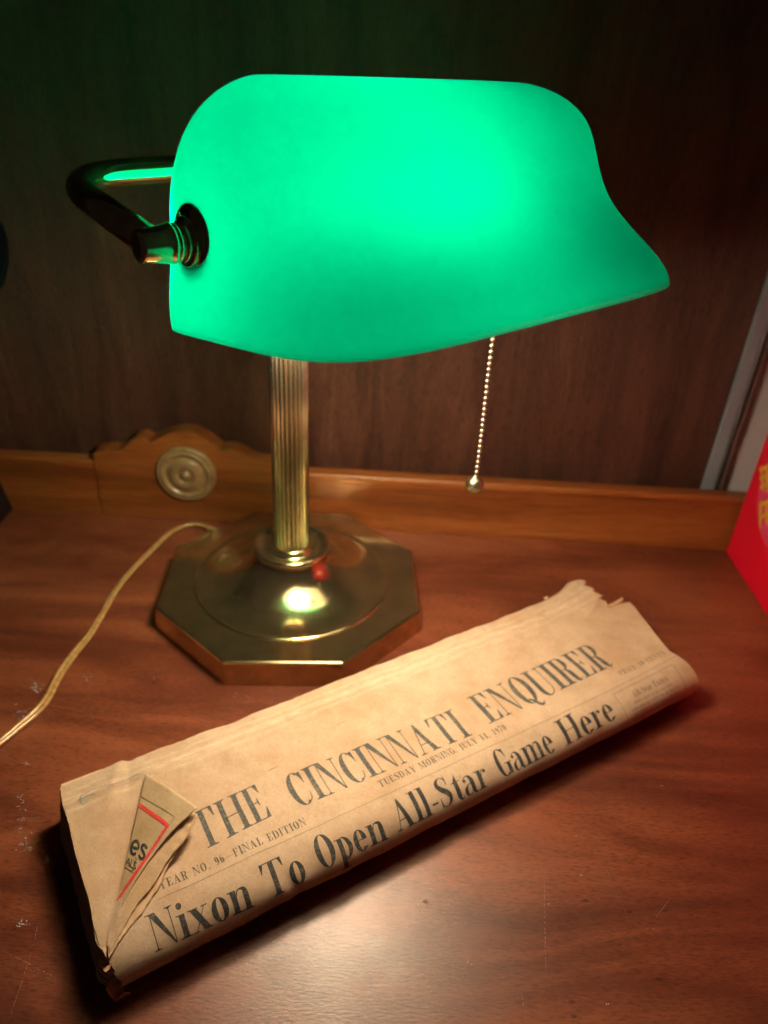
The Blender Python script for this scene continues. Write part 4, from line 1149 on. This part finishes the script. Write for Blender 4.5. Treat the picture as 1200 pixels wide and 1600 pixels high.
# sans letters "es" and "ALS" as stroke shapes
E_ = strk([(.06, .30, .13), (.46, .34, .12), (.44, .52, .13), (.27, .62, .13), (.09, .50, .15), (.07, .28, .15), (.16, .09, .14), (.32, .05, .13), (.46, .14, .12)], 5)
S_ = strk([(.98, .52, .12), (.86, .61, .13), (.70, .58, .14), (.66, .45, .13), (.80, .35, .14), (.96, .24, .14), (.94, .10, .13), (.78, .05, .13), (.64, .15, .12)], 5)
def put(polys, o, ex, ey): return [[(o[0] + ex[0] * x + ey[0] * y, o[1] + ex[1] * x + ey[1] * y) for x, y in q] for q in polys]
def vec(a, b2): return (b2[0] - a[0], b2[1] - a[1])
oo = leaf_xy(199, 1333); ex = vec(oo, leaf_xy(224, 1346)); ey = vec(oo, leaf_xy(212, 1298))
ink('letter_print', put(E_ + S_, oo, ex, ey), lf, M_INK2, .00015, leaf_map, .0025)
A1 = [seg((0, 0), (.22, 1), .10), seg((.22, 1), (.44, 0), .10), seg((.1, .33), (.34, .33), .1), seg((.56, 1), (.56, 0), .10), seg((.5, .05), (.82, .05), .10)] + strk([(1.2, .85, .10), (1.02, .95, .10), (.9, .75, .10), (1.05, .5, .10), (1.2, .25, .10), (1.08, .04, .10), (.88, .14, .10)], 4)
oo = leaf_xy(196, 1351); ex = vec(oo, leaf_xy(209, 1358)); ey = vec(oo, leaf_xy(199, 1339))
ink('small_letter_print', put(A1, oo, ex, ey), lf, M_INK2, .00015, leaf_map, .0025)
b1_, b2_, b3_ = leaf_xy(212, 1340), leaf_xy(206, 1362), leaf_xy(193, 1356)
ink('small_frame', [seg(b1_, b2_, .0003), seg(b2_, b3_, .0003), seg(leaf_xy(214, 1341), leaf_xy(207, 1365), .0003)], lf, M_INK2, .00014, leaf_map, .0025)
settle(news)

# ------------------------------------------------------------------ red box at the right
M_REDBOX = plain('glossy red card', (.80, .003, .030), .34, var=.06, vscale=30, coat=.15)
bx = thing('gift_box', 'bright red upright box with a pink and yellow round emblem at the right edge', 'box', (.33, .42, 0))
bm = box_bm(.2915, .3915, .26, .5245, .0002, .27, .0008)
obj('carton', bm, M_REDBOX, bx)
def on_x(px, py, X):
    d = FW + R2 * ((px - 600) / F_PX) - U2 * ((py - 800) / F_PX); t = X / d.x
    return Vector((X, d.y * t, CAM_H + d.z * t))
ec = Vector((.2913, .4700, .0830)); er = .0405
bm = bmesh.new(); nn = 72
fv = [bm.verts.new((.29130, ec.y + er * math.cos(2 * PI * k / nn), ec.z + er * math.sin(2 * PI * k / nn))) for k in range(nn)]
bm.faces.new(fv); bmesh.ops.recalc_face_normals(bm, faces=bm.faces)
emb = obj('emblem', bm, plain('pink disc', (.75, .05, .18), .4, var=.2, vscale=60), bx)
bm = bmesh.new(); rg = ringp(ec.y, ec.z, er, er, .0014, .0014, 0, 360, 80)
for q in rg: bm.faces.new([bm.verts.new((.29110, y, z)) for y, z in q])
obj('emblem_ring', bm, plain('light red ring', (.80, .10, .16), .4), emb)
bm = bmesh.new(); k_ = 0
def ystroke(pts):
    global k_
    for q in strk(pts, 4):
        k_ += 1; bm.faces.new([bm.verts.new((.29095 - (k_ % 9) * .000004, y, z)) for y, z in q])
g0 = on_x(1187, 735, .2910); g1 = on_x(1187, 815, .2910)
for i, (px, py, L_) in enumerate([(1187, 735, 15), (1187, 748, 16), (1188, 762, 14), (1186, 790, 16), (1190, 808, 12)]):
    a = on_x(px, py, .2910); b2 = on_x(px + L_, py - 6, .2910); c3 = on_x(px + L_ * 1.6, py - 3, .2910)
    ystroke([(a.y, a.z, .0028), (b2.y, b2.z, .0034), (c3.y, c3.z, .0026)])
for (x0, y0, x1, y1) in [(1190, 728, 1193, 768), (1190, 782, 1188, 826), (1198, 785, 1199, 820), (1199, 725, 1200, 770)]:
    a = on_x(x0, y0, .2910); c3 = on_x(x1, y1, .2910)
    ystroke([(a.y, a.z, .0026), ((a.y + c3.y) / 2 + .001, (a.z + c3.z) / 2, .0032), (c3.y, c3.z, .002)])
obj('emblem_characters', bm, plain('yellow print', (.80, .42, .03), .4, var=.25, vscale=200), emb)
settle(bx)

# dark rounded thing cut by the left edge
hb = thing('hanging_cloth', 'dark rounded bundle cut off by the left edge in front of the wood panel', 'cloth', (-.2925, .50, .19))
prf = catmull([(.0001, .188), (.008, .190), (.016, .198), (.0215, .212), (.0235, .226), (.0205, .238), (.011, .245), (.0040, .249), (.0035, .9)], 4)
bm = lathe(prf, (-.2868, .505, 0), n=40)
for v in bm.verts:
    if v.co.z < .25: v.co += Vector((1, 1, 0)) * .0008 * nz(v.co.x * 120, v.co.y * 120, v.co.z * 60)
obj('bundle', bm, plain('dark navy cloth', (.003, .006, .010), .9, spec=.1, bstr=.4), hb, True); settle(hb)
